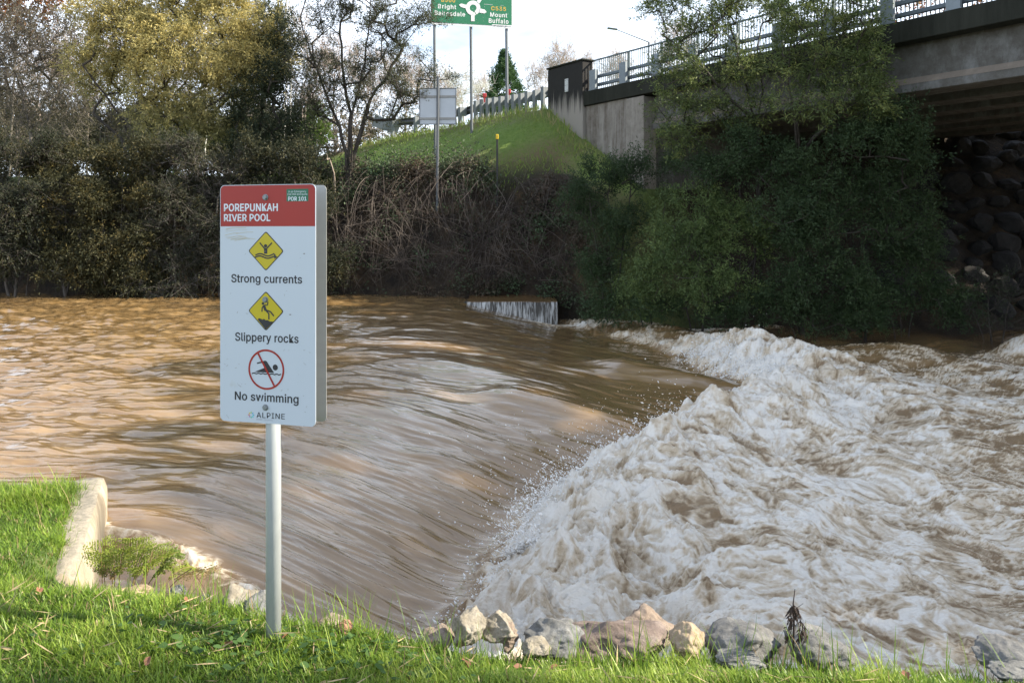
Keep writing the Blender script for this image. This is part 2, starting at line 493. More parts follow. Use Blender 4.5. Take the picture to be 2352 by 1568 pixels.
    # a few white caps and streaks of froth on the brown water
    caps = sstep(0.50, 0.85, fbm(X * 0.9, Y * 3.6, 4, 97)) * (sstep(11, 19, Y) * 0.8 + 0.08)
    fo = np.maximum(fo, caps * calm * 0.7)
    return z, np.clip(fo, 0, 1), np.clip(f, 0, 1)

def build_river():
    nc, nr = 1300, 950
    s = np.linspace(-1.0, 1.0, nc)
    y = 1.0 / np.linspace(1 / 3.7, 1 / 26.5, nr)
    X = s[None, :] * y[:, None]
    Y = np.repeat(y[:, None], nc, 1)
    Z, fo, f = river_fields(X, Y)
    # carry the surface on up and down stream
    t = NT("river_water")
    pos = t.pos()
    v1 = t.mapping((1.6, 8.0, 1.0), (0, 0, math.radians(2)), pos)
    v2 = t.mapping((5.0, 30.0, 3.0), (0, 0, math.radians(2)), pos)
    st1 = t.noise(1.0, 5, 0.6, v1, 0.4)
    st2 = t.noise(1.0, 4, 0.6, v2, 0.3)
    fine = t.noise(1.0, 6, 0.72, t.mapping((13, 26, 22)))
    fine2 = t.noise(70, 4, 0.7)
    foam = t.attr('foam'); cov = t.attr('cover')
    ff = t.math('ADD', foam, t.math('MULTIPLY', t.math('SUBTRACT', fine, 0.5), t.math('MULTIPLY', t.math('MINIMUM', t.math('MULTIPLY', foam, 4.0), 1.0), 0.85)))
    brown = t.mix(t.ramp(st1, [(0.35, 0.0), (0.68, 1.0)]), (0.190, 0.112, 0.040), (0.290, 0.190, 0.088))
    aer = t.mix(t.math('MULTIPLY', cov, 0.9, True), brown, (0.255, 0.165, 0.08))
    c = t.mix(t.ramp(ff, [(0.08, 0.0), (0.40, 1.0)]), aer, (0.60, 0.485, 0.335))
    c = t.mix(t.ramp(ff, [(0.40, 0.0), (0.78, 1.0)]), c, (0.87, 0.825, 0.74))
    rough = t.ramp(t.math('MAXIMUM', ff, t.math('MULTIPLY', cov, 0.5)), [(0.0, 0.09), (0.4, 0.28), (0.7, 0.5)])
    t.set(Base_Color=c, Roughness=rough, IOR=1.45, Specular_IOR_Level=1.0, Coat_Weight=t.math('MULTIPLY', t.math('SUBTRACT', 1.0, t.math('MINIMUM', t.math('MULTIPLY', cov, 2.0), 1.0)), 0.8), Coat_Roughness=0.06, Coat_IOR=1.4)
    calm = t.math('SUBTRACT', 1.0, t.math('MINIMUM', t.math('MULTIPLY', cov, 2.5), 1.0))
    h = t.math('MULTIPLY', t.math('ADD', t.math('MULTIPLY', st1, 0.24), t.math('MULTIPLY', st2, 0.16)), calm)
    h2 = t.math('MULTIPLY', t.math('ADD', fine, t.math('MULTIPLY', fine2, 0.4)), t.math('MULTIPLY', cov, 1.1))
    t.bump(t.math('ADD', h, h2), 0.75, 0.045)
    o = grid_mesh("river", X, Y, Z, t.m, {'foam': fo, 'cover': f})
    struct(o, "brown flooded river pouring over a weir into white foam")
    # the same river carried on beyond the picture
    for nm, xs, z in (("river_upstream", (-400, -26, -8, -3.6), -0.30), ("river_downstream", (26.4, 60, 400), -1.1)):
        xs = np.array(xs, float); ys = np.array([3.2, 26.4])
        XX, YY = np.meshgrid(xs, ys)
        if nm == "river_upstream":
            v = [(-400, 3.6, z), (-3.72, 3.6, z), (-26.4, 26.4, z), (-400, 26.4, z)]
        else:
            v = [(3.72, 3.6, z), (400, 3.0, z), (400, 26.4, z), (26.4, 26.4, z)]
        struct(pmesh(nm, v, [[0, 1, 2, 3]], t.m, None, True, {'foam': [0] * 4, 'cover': [0 if z > -1 else 0.5] * 4}), "brown river water " + ("upstream" if z > -1 else "downstream"))

def build_spray():
    """drops and strands thrown up along the edge of the breaking pile"""
    rs = np.random.RandomState(5)
    N = 9000
    yy = np.concatenate([rs.uniform(5.6, 11.2, N * 7 // 10), rs.uniform(13.5, 17.5, N * 3 // 10)])
    burst = np.clip(0.22 + 3.4 * np.clip(pnoise(yy * 2.1, yy * 0 + 1.5, 3), 0, 1) ** 1.3, 0.05, 1.6) * (0.35 + 0.65 * sstep(6.2, 8.2, yy))
    back = np.abs(rs.normal(0, 0.16, len(yy))) * burst
    dd = rs.normal(0.34, 0.24, len(yy))
    xx = toe_x(yy) + 0.22 * pnoise(yy * 1.3, yy * 0 + 0.5, 3) + dd
    z0 = river_fields(xx, yy, False)[0]
    hi = rs.exponential(0.15, len(yy)) * burst * np.clip(1.2 - np.abs(dd - 0.3), 0.2, 1) + 0.02
    xx2 = xx - back * 0.8
    zz = np.maximum(z0, river_fields(xx2, yy, False)[0]) + hi
    r = np.clip(rs.lognormal(-5.4, 0.55, len(yy)), 0.0014, 0.013)
    r *= np.where(yy > 13, 1.6, 1.0)
    st = np.where(rs.rand(len(yy)) < 0.3, rs.uniform(1.3, 2.6, len(yy)), 1.0)
    # bursts: fans of drops thrown from the crest
    bp = []
    for k in range(110):
        yc = rs.uniform(6.6, 11.0) if k < 85 else rs.uniform(14.0, 17.0)
        xc_ = float(toe_x(np.array(yc))) + rs.normal() * 0.10 + 0.30
        zc_ = float(river_fields(np.array([[xc_]]), np.array([[yc]]), False)[0][0, 0]) + 0.03
        m_ = rs.randint(30, 120)
        ax = np.array((rs.normal() * 0.45 - 0.35, rs.normal() * 0.3, 1.0))
        rr_ = rs.exponential(rs.uniform(0.05, 0.17), m_)
        pp = np.array((xc_, yc, zc_)) + (ax + rs.normal(size=(m_, 3)) * 0.38) * rr_[:, None]
        bp.append(np.concatenate([pp, (np.clip(rs.lognormal(-5.2, 0.5, m_), 0.0015, 0.014) * (1.5 if yc > 13 else 1.0) / (1 + 2 * rr_))[:, None]], 1))
    bp = np.concatenate(bp)
    xx2 = np.concatenate([xx2, bp[:, 0]]); yy = np.concatenate([yy, bp[:, 1]]); zz = np.concatenate([zz, bp[:, 2]]); r = np.concatenate([r, bp[:, 3]])
    st = np.concatenate([st, rs.uniform(1.0, 3.2, len(bp))])
    # six-point drops (octahedra), some drawn out along their flight
    d = np.stack([rs.normal(-0.5, 0.5, len(yy)), rs.normal(0, 0.3, len(yy)), rs.normal(0.5, 0.6, len(yy))], -1)
    d /= np.linalg.norm(d, axis=1, keepdims=True)
    a = np.cross(d, np.array([0.3, 0.9, 0.2])); a /= np.linalg.norm(a, axis=1, keepdims=True)
    b = np.cross(d, a)
    c = np.stack([xx2, yy, zz], -1)
    R = r[:, None]; S = (r * st)[:, None]
    V = np.stack([c + d * S, c - d * S, c + a * R, c + b * R, c - a * R, c - b * R], 1).reshape(-1, 3)
    fc = np.array([[0, 2, 3], [0, 3, 4], [0, 4, 5], [0, 5, 2], [1, 3, 2], [1, 4, 3], [1, 5, 4], [1, 2, 5]])
    Fs = (fc[None] + (np.arange(len(yy)) * 6)[:, None, None]).reshape(-1, 3)
    t = NT("spray_drops")
    t.set(Base_Color=(0.88, 0.87, 0.84), Roughness=0.15, IOR=1.33)
    stuff(pmesh("spray", V, Fs, t.m, None, True), "white spray drops flying off the breaking wave", "spray")

build_near_bank()
build_far_ground()
build_river()
build_spray()

# ------------------------------------------------------------------ the road bridge
def concrete(name, col, stain, amount=0.5, vert=0.25):
    t = NT(name)
    v = t.mapping((1.6, 1.6, vert))
    n = t.noise(1.7, 7, 0.7, v)
    n2 = t.noise(22, 5, 0.7)
    base = t.mix(n2, tuple(c * 0.88 for c in col), tuple(c * 1.1 for c in col))
    m = t.ramp(n, [(max(0.02, 0.62 - amount * 0.55), 1.0), (min(0.98, 0.86 - amount * 0.35), 0.0)])
    m2 = t.math('MULTIPLY', m, t.ramp(t.noise(5, 6, 0.75), [(0.2, 0.55), (0.6, 1.0)]))
    t.set(Base_Color=t.mix(m2, base, stain), Roughness=0.95, Specular_IOR_Level=0.15)
    t.bump(n2, 0.35, 0.01)
    return t.m

def build_bridge():
    m_clean = concrete("concrete_girder", (0.235, 0.24, 0.24), (0.10, 0.095, 0.085), 0.22, 0.8)
    m_warm = concrete("concrete_flange", (0.30, 0.255, 0.21), (0.2, 0.17, 0.14), 0.15, 0.8)
    m_wall = concrete("concrete_wingwall", (0.40, 0.38, 0.34), (0.13, 0.11, 0.09), 0.30, 0.12)
    m_dark = concrete("concrete_mouldy", (0.034, 0.036, 0.029), (0.009, 0.010, 0.008), 0.75, 0.15)
    m_deck = simple("bridge_asphalt", (0.05, 0.05, 0.052), 0.9)
    m_steel = simple("painted_steel", (0.20, 0.235, 0.26), 0.5, 0.35, 0.12, 20)
    # block: mouldy black above, pale streaks running up from the foot
    t = NT("concrete_end_block")
    v = t.mapping((3.0, 3.0, 0.22))
    n = t.noise(1.6, 6, 0.7, v)
    sx = t.n.new('ShaderNodeSeparateXYZ'); t.l.new(t.pos(), sx.inputs[0])
    hgt = t.math('ADD', t.math('MULTIPLY', t.math('SUBTRACT', sx.outputs['Z'], 5.55), 0.62), t.math('MULTIPLY', t.math('SUBTRACT', n, 0.5), 1.5))
    t.set(Base_Color=t.mix(t.ramp(hgt, [(0.12, 0.0), (0.48, 1.0)]), (0.30, 0.275, 0.24), t.mix(t.noise(12, 5), (0.009, 0.009, 0.009), (0.026, 0.024, 0.022))), Roughness=0.92)
    t.bump(t.noise(30, 5), 0.4, 0.01)
    m_block = t.m
    root = empty("road_bridge", (B0[0], B0[1], 0), "grey concrete road bridge crossing the upper right corner above the river", "bridge")
    # local frame: x along the bridge towards the viewer, y across it away from the viewer, z up
    ang = math.atan2(-BD[1], -BD[0])
    M = Matrix.Translation((B0[0], B0[1], 0)) @ Matrix.Rotation(ang, 4, 'Z')
    root.matrix_world = M
    I = Matrix.Identity(4)
    L = 36.0
    ZT, ZB = 6.30, 5.84
    bm = bmesh.new(); extrude_profile(bm, [(0.0, ZB), (0.0, ZT), (0.40, ZT), (0.40, ZT - 0.02), (0.55, ZB + 0.03), (0.30, ZB - 0.03)], I, 0.0, L)
    bevel(bm, 0.012, 1)
    bmobj("fascia", bm, m_dark, root)
    bm = bmesh.new(); box(bm, 0.0, L, 0.56, 10.2, 5.88, 6.22); bmobj("deck", bm, m_deck, root)
    bm = bmesh.new(); extrude_profile(bm, [(10.21, ZB), (10.21, ZT), (10.6, ZT), (10.6, ZB)], I, 0.0, L); bmobj("fascia", bm, m_dark, root)
    # girders
    for k in range(6):
        y0 = 0.46 + k * 1.78
        bm = bmesh.new()
        extrude_profile(bm, [(y0, 5.86), (y0, 5.12), (y0 - 0.13, 4.95), (y0 - 0.13, 4.78), (y0 + 0.63, 4.78), (y0 + 0.63, 4.95), (y0 + 0.50, 5.12), (y0 + 0.50, 5.86)], I, 2.90, L)
        bevel(bm, 0.012, 1)
        g = bmobj("girder", bm, m_clean, root)
        if k == 0:
            bm = bmesh.new()
            extrude_profile(bm, [(y0 - 0.005, 5.105), (y0 - 0.128, 4.957), (y0 - 0.134, 4.957), (y0 - 0.011, 5.108)], I, 2.95, L)
            bmobj("flange_face", bm, m_warm, g)
    # end block, wing wall, abutment
    bm = bmesh.new()
    a = [(-1.95, -0.02), (-0.02, -0.02), (-0.02, 0.42), (-1.95, 0.42)]
    lo = [bm.verts.new((x, y, 4.6)) for x, y in a]
    hi = [bm.verts.new((x, y, z)) for (x, y), z in zip(a, (7.32, 7.36, 7.36, 7.32))]
    bm.faces.new(lo[::-1]); bm.faces.new(hi)
    for i in range(4): bm.faces.new((lo[i], lo[(i + 1) % 4], hi[(i + 1) % 4], hi[i]))
    bevel(bm, 0.02, 2)
    blk = bmobj("end_block", bm, m_block, root)
    bm = bmesh.new(); box(bm, -2.0, 0.03, -0.06, 0.46, 7.345, 7.40); bevel(bm, 0.01, 1); bmobj("coping", bm, m_dark, blk)
    bm = bmesh.new(); box(bm, -0.95, -0.77, -0.045, -0.021, 6.42, 6.86); bevel(bm, 0.006, 1)
    pl = bmobj("plaque", bm, simple("plaque_metal", (0.55, 0.56, 0.56), 0.5, 0.2), blk)
    m_rv = simple("rivet_dark", (0.06, 0.06, 0.06), 0.5)
    for x in (-0.91, -0.81):
        for z in (6.47, 6.64, 6.81):
            bm = bmesh.new(); cyl(bm, (x, -0.052, z), (x, -0.0455, z), 0.012, n=6)
            bmobj("rivet", bm, m_rv, pl)
    bm = bmesh.new(); box(bm, 0.02, 2.02, 0.10, 0.45, 2.6, 5.835); bevel(bm, 0.01, 1); bmobj("wing_wall", bm, m_wall, root)
    bm = bmesh.new(); box(bm, 2.03, 2.84, 0.03, 0.56, 2.2, 5.80); bevel(bm, 0.015, 1); bmobj("pilaster", bm, concrete("concrete_pilaster", (0.47, 0.44, 0.40), (0.22, 0.2, 0.17), 0.12, 0.12), root)
    bm = bmesh.new(); box(bm, 2.05, 2.75, 0.57, 22.0, 1.0, 5.85); bmobj("abutment", bm, m_clean, root)
    # traffic barrier: posts with two rails, and the balustrade behind it
    x = 0.28
    npost = 0
    posts = []
    while x < L - 9 and npost < 20:
        bm = bmesh.new()
        box(bm, x, x + 0.30, 0.02, 0.10, ZT + 0.004, ZT + 0.66)
        box(bm, x + 0.12, x + 0.18, 0.10, 0.24, ZT + 0.004, ZT + 0.66)
        box(bm, x - 0.02, x + 0.32, 0.006, 0.26, ZT + 0.002, ZT + 0.022)
        bmobj("barrier_post", bm, m_steel, root)
        posts.append(x); x += 1.46; npost += 1
    for z in (0.20, 0.47):
        bm = bmesh.new(); box(bm, 0.05, x, 0.245, 0.33, ZT + z - 0.05, ZT + z + 0.05); bevel(bm, 0.012, 1)
        bmobj("barrier_rail", bm, simple("rail_steel", (0.13, 0.16, 0.185), 0.5, 0.4), root)
    m_bal = simple("balustrade_steel", (0.11, 0.15, 0.17), 0.5, 0.3)
    for i, px in enumerate(posts):
        bm = bmesh.new()
        x0, x1 = (px if i else 0.0), px + 1.46
        box(bm, x0, x1 - 0.004, 0.40, 0.45, ZT + 1.05, ZT + 1.09)
        box(bm, x0, x1 - 0.004, 0.405, 0.445, ZT + 0.06, ZT + 0.095)
        k = int((x1 - x0) / 0.095)
        for j in range(k):
            xx = x0 + (j + 0.5) * (x1 - x0) / k
            box(bm, xx - 0.010, xx + 0.010, 0.415, 0.435, ZT + 0.096, ZT + 1.049)
        box(bm, x1 - 0.06, x1 - 0.02, 0.452, 0.50, ZT - 0.3, ZT + 1.05)
        bmobj("balustrade_panel", bm, m_bal, root)
    # far-side balustrade
    bm = bmesh.new()
    box(bm, 0, L, 10.3, 10.36, ZT + 1.04, ZT + 1.09); box(bm, 0, L, 10.3, 10.36, ZT + 0.10, ZT + 0.14)
    for j in range(150):
        xx = 0.1 + j * 0.2
        box(bm, xx - 0.012, xx + 0.012, 10.32, 10.345, ZT + 0.141, ZT + 1.039)
    bmobj("balustrade_panel", bm, m_bal, root)

# ------------------------------------------------------------------ flat lettering and pictograms
def get_font():
    try:
        p = os.path.join(bpy.utils.resource_path('LOCAL'), 'datafiles', 'fonts', 'Inter.woff2')
        if os.path.exists(p): return bpy.data.fonts.load(p)
    except Exception:
        pass
    return None
FONT = get_font()

def raw_text(s, bold, space=1.0):
    c = bpy.data.curves.new('lettering_curve', 'FONT')
    c.body = s
    if FONT: c.font = FONT
    c.space_character = space
    c.resolution_u = 4
    o = bpy.data.objects.new('lettering_curve', c)
    COL.objects.link(o)
    dg = bpy.context.evaluated_depsgraph_get()
    me = bpy.data.meshes.new_from_object(o.evaluated_get(dg))
    bpy.data.objects.remove(o); bpy.data.curves.remove(c)
    return me

def text(name, s, x0, x1, zb, zc, yf, mat, parent, bold=0.02, space=1.0):
    """lettering on a face that looks along -y: spans x0..x1, capital letters from zb to zc"""
    h = raw_text('H', bold)
    hz = [v.co.y for v in h.vertices]; hb, ht = min(hz), max(hz)
    bpy.data.meshes.remove(h)
    src = raw_text(s, 0, space)
    xs = [v.co.x for v in src.vertices]; a, b = min(xs), max(xs)
    bm = bmesh.new()
    shifts = [(0, 0)] if bold <= 0 else [(0, 0), (bold, 0), (-bold, 0), (0, bold * 0.7), (0, -bold * 0.7), (bold / 2, bold / 2), (-bold / 2, -bold / 2)]
    for k, (sx_, sz_) in enumerate(shifts):
        vs = [bm.verts.new(((v.co.x + sx_ - a) / (b - a) * (x1 - x0) + x0, yf - k * 0.00004, (v.co.y + sz_ - hb) / (ht - hb) * (zc - zb) + zb)) for v in src.vertices]
        for p in src.polygons:
            try: bm.faces.new([vs[i] for i in p.vertices])
            except ValueError: pass
    bpy.data.meshes.remove(src)
    me = bpy.data.meshes.new(name); bm.to_mesh(me); bm.free()
    me.materials.append(mat)
    o = bpy.data.objects.new(name, me)
    COL.objects.link(o); o.parent = parent
    return o

def flat(name, polys, mat, parent, step=0.0002):
    """polys: list of (outline points (x, z), y)"""
    bm = bmesh.new()
    for i, (pts, y) in enumerate(polys):
        vs = [bm.verts.new((p[0], y - i * step * 0.25, p[1])) for p in pts]
        f = bm.faces.new(vs)
        f.normal_update()
        if f.normal.y > 0: f.normal_flip()
    bmesh.ops.triangulate(bm, faces=bm.faces)
    return bmobj(name, bm, mat, parent)

def rrect(x0, x1, z0, z1, r, n=6):
    pts = []
    for cx, cz, a0 in ((x1 - r, z1 - r, 0), (x0 + r, z1 - r, 90), (x0 + r, z0 + r, 180), (x1 - r, z0 + r, 270)):
        for k in range(n + 1):
            a = math.radians(a0 + 90 * k / n)
            pts.append((cx + r * math.cos(a), cz + r * math.sin(a)))
    return pts

def stroke(pts, w):
    """a line of width w through pts, as one outline"""
    L_, R_ = [], []
    for i, p in enumerate(pts):
        a = pts[max(i - 1, 0)]; b = pts[min(i + 1, len(pts) - 1)]
        d = Vector((b[0] - a[0], b[1] - a[1])).normalized()
        n = (-d.y * w / 2, d.x * w / 2)
        L_.append((p[0] + n[0], p[1] + n[1])); R_.append((p[0] - n[0], p[1] - n[1]))
    return L_ + R_[::-1]

def ell(cx, cz, rx, rz, n=28):
    return [(cx + rx * math.cos(2 * math.pi * k / n), cz + rz * math.sin(2 * math.pi * k / n)) for k in range(n)]

def plate(name, x0, x1, y0, y1, z0, z1, r, mat, parent):
    bm = bmesh.new()
    o = rrect(x0, x1, z0, z1, r, 8)
    a = [bm.verts.new((p[0], y0, p[1])) for p in o]; b = [bm.verts.new((p[0], y1, p[1])) for p in o]
    n = len(o)
    for i in range(n): bm.faces.new((a[i], a[(i + 1) % n], b[(i + 1) % n], b[i]))
    bm.faces.new(a); bm.faces.new(b)
    bmesh.ops.recalc_face_normals(bm, faces=bm.faces)
    return bmobj(name, bm, mat, parent)

def build_warning_sign():
    px, py = -1.013, 3.48
    root = empty("warning_sign", (px, py, near_top(px, py)), "tall white river safety sign with a red top on a galvanised pole in the grass", "sign", None, math.radians(-15))
    z0 = float(near_top(px, py))
    m_white = NT("sign_white")
    d = m_white.ramp(m_white.noise(7, 7, 0.75), [(0.64, 0.0), (0.78, 0.5)])
    m_white.set(Base_Color=m_white.mix(d, (0.51, 0.56, 0.63), (0.41, 0.41, 0.38)), Roughness=0.35)
    m_white = m_white.m
    m_alu = NT("sign_aluminium")
    m_alu.set(Base_Color=m_alu.mix(m_alu.noise(3, 5, 0.6, m_alu.mapping((1, 1, 6))), (0.32, 0.32, 0.31), (0.42, 0.42, 0.40)), Roughness=0.5, Metallic=0.5)
    m_alu = m_alu.m
    m_red = simple("sign_red", (0.32, 0.018, 0.012), 0.4, 0, 0.06, 5)
    m_black = simple("sign_black", (0.022, 0.022, 0.03), 0.45, 0, 0.1)
    m_yel = simple("sign_yellow", (0.50, 0.40, 0.012), 0.4, 0, 0.05)
    m_green = simple("sign_green", (0.015, 0.13, 0.07), 0.4, 0, 0.05)
    m_lett = simple("sign_lettering_white", (0.66, 0.70, 0.76), 0.4, 0, 0.03)
    m_galv = NT("galvanised")
    g = m_galv.noise(26, 4, 0.6, m_galv.mapping((1, 1, 0.4)))
    m_galv.set(Base_Color=m_galv.mix(g, (0.32, 0.345, 0.355), (0.48, 0.505, 0.515)), Roughness=0.45, Metallic=0.15)
    m_galv.bump(m_galv.noise(60, 3), 0.08, 0.002)
    m_galv = m_galv.m
    bm = bmesh.new(); cyl(bm, (0, 0, -0.3), (0, 0, 1.86), 0.0318, n=40); cyl(bm, (0, 0, 1.861), (0, 0, 1.872), 0.034, n=40)
    o = bmobj("pole", bm, m_galv, root)
    o.data.polygons.foreach_set('use_smooth', [len(p.vertices) == 4 for p in o.data.polygons])
    ZB, ZT, HW = 0.916, 1.916, 0.225
    def X(x): return (x - 328.5) * 0.000814
    def Z(y): return ZT - (y - 57) * (ZT - ZB) / 1438.0
    yf = -0.0495
    front = plate("front_panel", -HW, HW, yf, yf + 0.003, ZB, ZT, 0.022, m_white, root)
    back = plate("back_panel", -HW, HW, 0.043, 0.046, ZB, ZT, 0.022, m_alu, root)
    for zz in (1.86, 1.44, 0.968):
        bm = bmesh.new()
        box(bm, -0.045, 0.045, -0.0445, -0.034, zz - 0.018, zz + 0.018); box(bm, -0.045, 0.045, 0.033, 0.0425, zz - 0.018, zz + 0.018)
        bevel(bm, 0.002, 1)
        bmobj("bracket", bm, m_galv, root)
    y1 = yf - 0.0006
    # red heading, cut square at its foot
    top = [p for p in rrect(-HW + 0.0025, HW - 0.0025, ZB, ZT - 0.0025, 0.020, 8) if p[1] > (ZB + ZT) / 2]
    red = [top[k] for k in range(len(top))]
    zr = Z(308)
    flat("heading", [(red + [(-HW + 0.0025, zr), (HW - 0.0025, zr)], y1)], m_red, front)
    y2 = y1 - 0.0006
    text("lettering", "POREPUNKAH", X(77), X(390), Z(216), Z(172), y2, m_lett, front, 0.026, 1.04)
    text("lettering", "RIVER POOL", X(77), X(347), Z(276), Z(235), y2, m_lett, front, 0.026, 1.04)
    flat("emergency_sticker", [([(X(441), Z(160)), (X(565), Z(160)), (X(565), Z(86)), (X(441), Z(86))], y2)], m_green, front)
    y3 = y2 - 0.0006
    text("lettering", "in an Emergency", X(453), X(553), Z(107), Z(95.5), y3, m_lett, front, 0.0)
    text("lettering", "Call 000 and quote", X(447), X(559), Z(123), Z(111.5), y3, m_lett, front, 0.0)
    text("lettering", "POR 101", X(452), X(554), Z(156), Z(133), y3, m_lett, front, 0.03, 1.04)
    text("lettering", "Strong currents", X(120), X(528), Z(648), Z(600), y1, m_black, front, 0.019, 1.03)
    text("lettering", "Slippery rocks", X(143), X(508), Z(1003), Z(954), y1, m_black, front, 0.019, 1.03)
    text("lettering", "No swimming", X(141), X(508), Z(1362), Z(1313), y1, m_black, front, 0.019, 1.03)
    text("lettering", "ALPINE", X(268), X(430), Z(1462), Z(1430), y1, m_black, front, 0.008, 1.1)
    text("lettering", "SHIRE COUNCIL", X(267), X(363), Z(1477), Z(1469), y1, simple("sign_grey", (0.25, 0.25, 0.28), 0.5), front, 0.0, 1.2)
    # two yellow diamonds with black edge
    def rdiamond(cx, cz, hx, hz, r=0.14):
        pts = []
        cs = [(hx, 0), (0, hz), (-hx, 0), (0, -hz)]
        for i, c in enumerate(cs):
            p, n = cs[i - 1], cs[(i + 1) % 4]
            a = (c[0] + (p[0] - c[0]) * r, c[1] + (p[1] - c[1]) * r); b = (c[0] + (n[0] - c[0]) * r, c[1] + (n[1] - c[1]) * r)
            for k in range(5):
                u = k / 4
                pts.append((cx + (1 - u) ** 2 * a[0] + 2 * u * (1 - u) * c[0] + u * u * b[0], cz + (1 - u) ** 2 * a[1] + 2 * u * (1 - u) * c[1] + u * u * b[1]))
        return pts
    kx, kz = 0.000814, (ZT - ZB) / 1438.0
    for cy in (457, 818):
        dm = flat("warning_diamond", [(rdiamond(X(322), Z(cy), 104 * kx, 121 * kz, 0.09), y1)], m_black, front)
        flat("warning_diamond", [(rdiamond(X(322), Z(cy), 97 * kx, 113 * kz, 0.08), y2)], m_yel, front)
    def q(pts): return [(X(a), Z(b)) for a, b in pts]
    def st(pts, w): return stroke(q(pts), w * kx)
    wav = lambda y, x0, x1, ph: [(x0 + (x1 - x0) * k / 14, y - 7 * math.sin(ph + 2 * math.pi * 1.25 * k / 14)) for k in range(15)]
    S = [(st([(287, 407), (314, 441)], 7), y3), (st([(358, 407), (328, 441)], 7), y3), (ell(X(321), Z(426), 9.5 * kx, 10 * kz), y3),
         (q([(312, 438), (331, 438), (331, 473), (312, 473)]), y3), (st(wav(480, 262, 372, -0.4), 7), y3), (st(wav(494, 257, 375, -0.4), 7), y3),
         (q([(366, 465), (383, 484), (372, 480)]), y3), (q([(370, 478), (390, 492), (372, 504)]), y3)]
    flat("drowning_figure", S, m_black, front)
    S = [(ell(X(306), Z(774), 8 * kx, 8 * kz), y3), (st([(310, 783), (322, 815)], 15), y3), (st([(316, 783), (332, 782), (335, 763)], 6.5), y3),
         (st([(308, 787), (301, 800), (300, 823)], 6.5), y3), (st([(322, 813), (340, 834), (340, 868)], 8), y3), (st([(324, 812), (350, 822), (369, 847)], 8), y3),
         (q([(275, 870), (283, 862), (296, 866), (303, 870), (312, 865), (322, 873), (334, 872), (345, 880), (366, 880), (322, 929)]), y3)]
    flat("slipping_figure", S, m_black, front)
    S = [(q([(271, 1139), (269, 1131), (318, 1116), (327, 1121), (370, 1188), (255, 1188), (322, 1156), (304, 1130)]), y1),
         (ell(X(376), Z(1155), 15 * kx, 18 * kz), y1)]
    rip = [(240 + 170 * k / 40, 1196 - 4.5 * abs(math.sin(math.pi * 6.5 * k / 40)) + 3) for k in range(41)]
    S.append((stroke(q(rip), 6 * kx), y1))
    flat("swimming_figure", S, m_black, front)
    ring = []
    n = 64
    for k in range(n):
        a0, a1 = 2 * math.pi * k / n, 2 * math.pi * (k + 1) / n
        ring.append(([(X(324) + r * kx * math.cos(a), Z(1170) + r * 1.17 * kz * math.sin(a)) for r, a in ((104, a0), (104, a1), (94, a1), (94, a0))], y2))
    flat("prohibition_ring", [(r, y2) for r, _ in ring] + [(st([(276, 1072), (373, 1270)], 10), y3)], m_red, front, 0.0)
    # flower-like crest of coloured petals
    cols = [(0.05, 0.45, 0.55), (0.05, 0.35, 0.6), (0.3, 0.5, 0.1), (0.6, 0.5, 0.05), (0.6, 0.15, 0.1), (0.4, 0.15, 0.4), (0.1, 0.5, 0.3), (0.05, 0.5, 0.6)]
    for k in range(8):
        a = 2 * math.pi * k / 8
        ca, sa = math.cos(a), math.sin(a)
        pts = []
        for r, w in ((7, 0), (13, 4.5), (19, 0), (23, 2.5), (19.5, 0), (13, -4.5)):
            pts.append((X(236) + (r * ca - w * sa) * kx, Z(1449) + (r * sa + w * ca) * kz * 1.1))
        flat("emblem_petal", [(pts, y1)], simple("emblem_colour", cols[k], 0.5, 0, 0.02), front)
    # hex bolts
    for bx, by in ((320, 134), (319, 750), (320, 1398)):
        bm = bmesh.new()
        cyl(bm, (X(bx), yf - 0.0035, Z(by)), (X(bx), yf - 0.0008, Z(by)), 0.0135, n=20)
        cyl(bm, (X(bx), yf - 0.011, Z(by)), (X(bx), yf - 0.0036, Z(by)), 0.0105, n=6)
        bevel(bm, 0.0012, 1)
        bmobj("bolt", bm, simple("bolt_zinc", (0.24, 0.26, 0.27), 0.5, 0.5), root)
    # scuffs: a tan smear beneath the heading, small dark ticks
    rs = random.Random(3)
    sc = []
    for k in range(11):
        x, y = rs.uniform(60, 150), rs.uniform(322, 395)
        L_ = rs.uniform(50, 130)
        pts = [(x + L_ * u, y + 16 * u * u - 26 * u + rs.uniform(-3, 3)) for u in (0, 0.33, 0.66, 1)]
        sc.append((st(pts, rs.uniform(1.2, 3.0)), y1))
    flat("scratches", sc, simple("scuff_tan", (0.50, 0.46, 0.36), 0.7), front)
    sc = []
    for k in range(50):
        x, y = rs.choice([rs.uniform(60, 210), rs.uniform(430, 590), rs.uniform(60, 590)]), rs.choice([rs.uniform(1030, 1300), rs.uniform(330, 1480)])
        a = rs.uniform(0, 3.14); L_ = rs.uniform(2, 14) * (1 if rs.random() < 0.8 else 2)
        sc.append((st([(x, y), (x + L_ * math.cos(a), y + L_ * math.sin(a))], rs.uniform(0.8, 2.2)), y1))
    sc += [(ell(X(542), Z(471), 6 * kx, 4 * kz, 7), y1), (ell(X(463), Z(835), 6 * kx, 4 * kz, 7), y1)]
    flat("dirt_specks", sc, simple("scuff_dark", (0.25, 0.25, 0.25), 0.7), front)

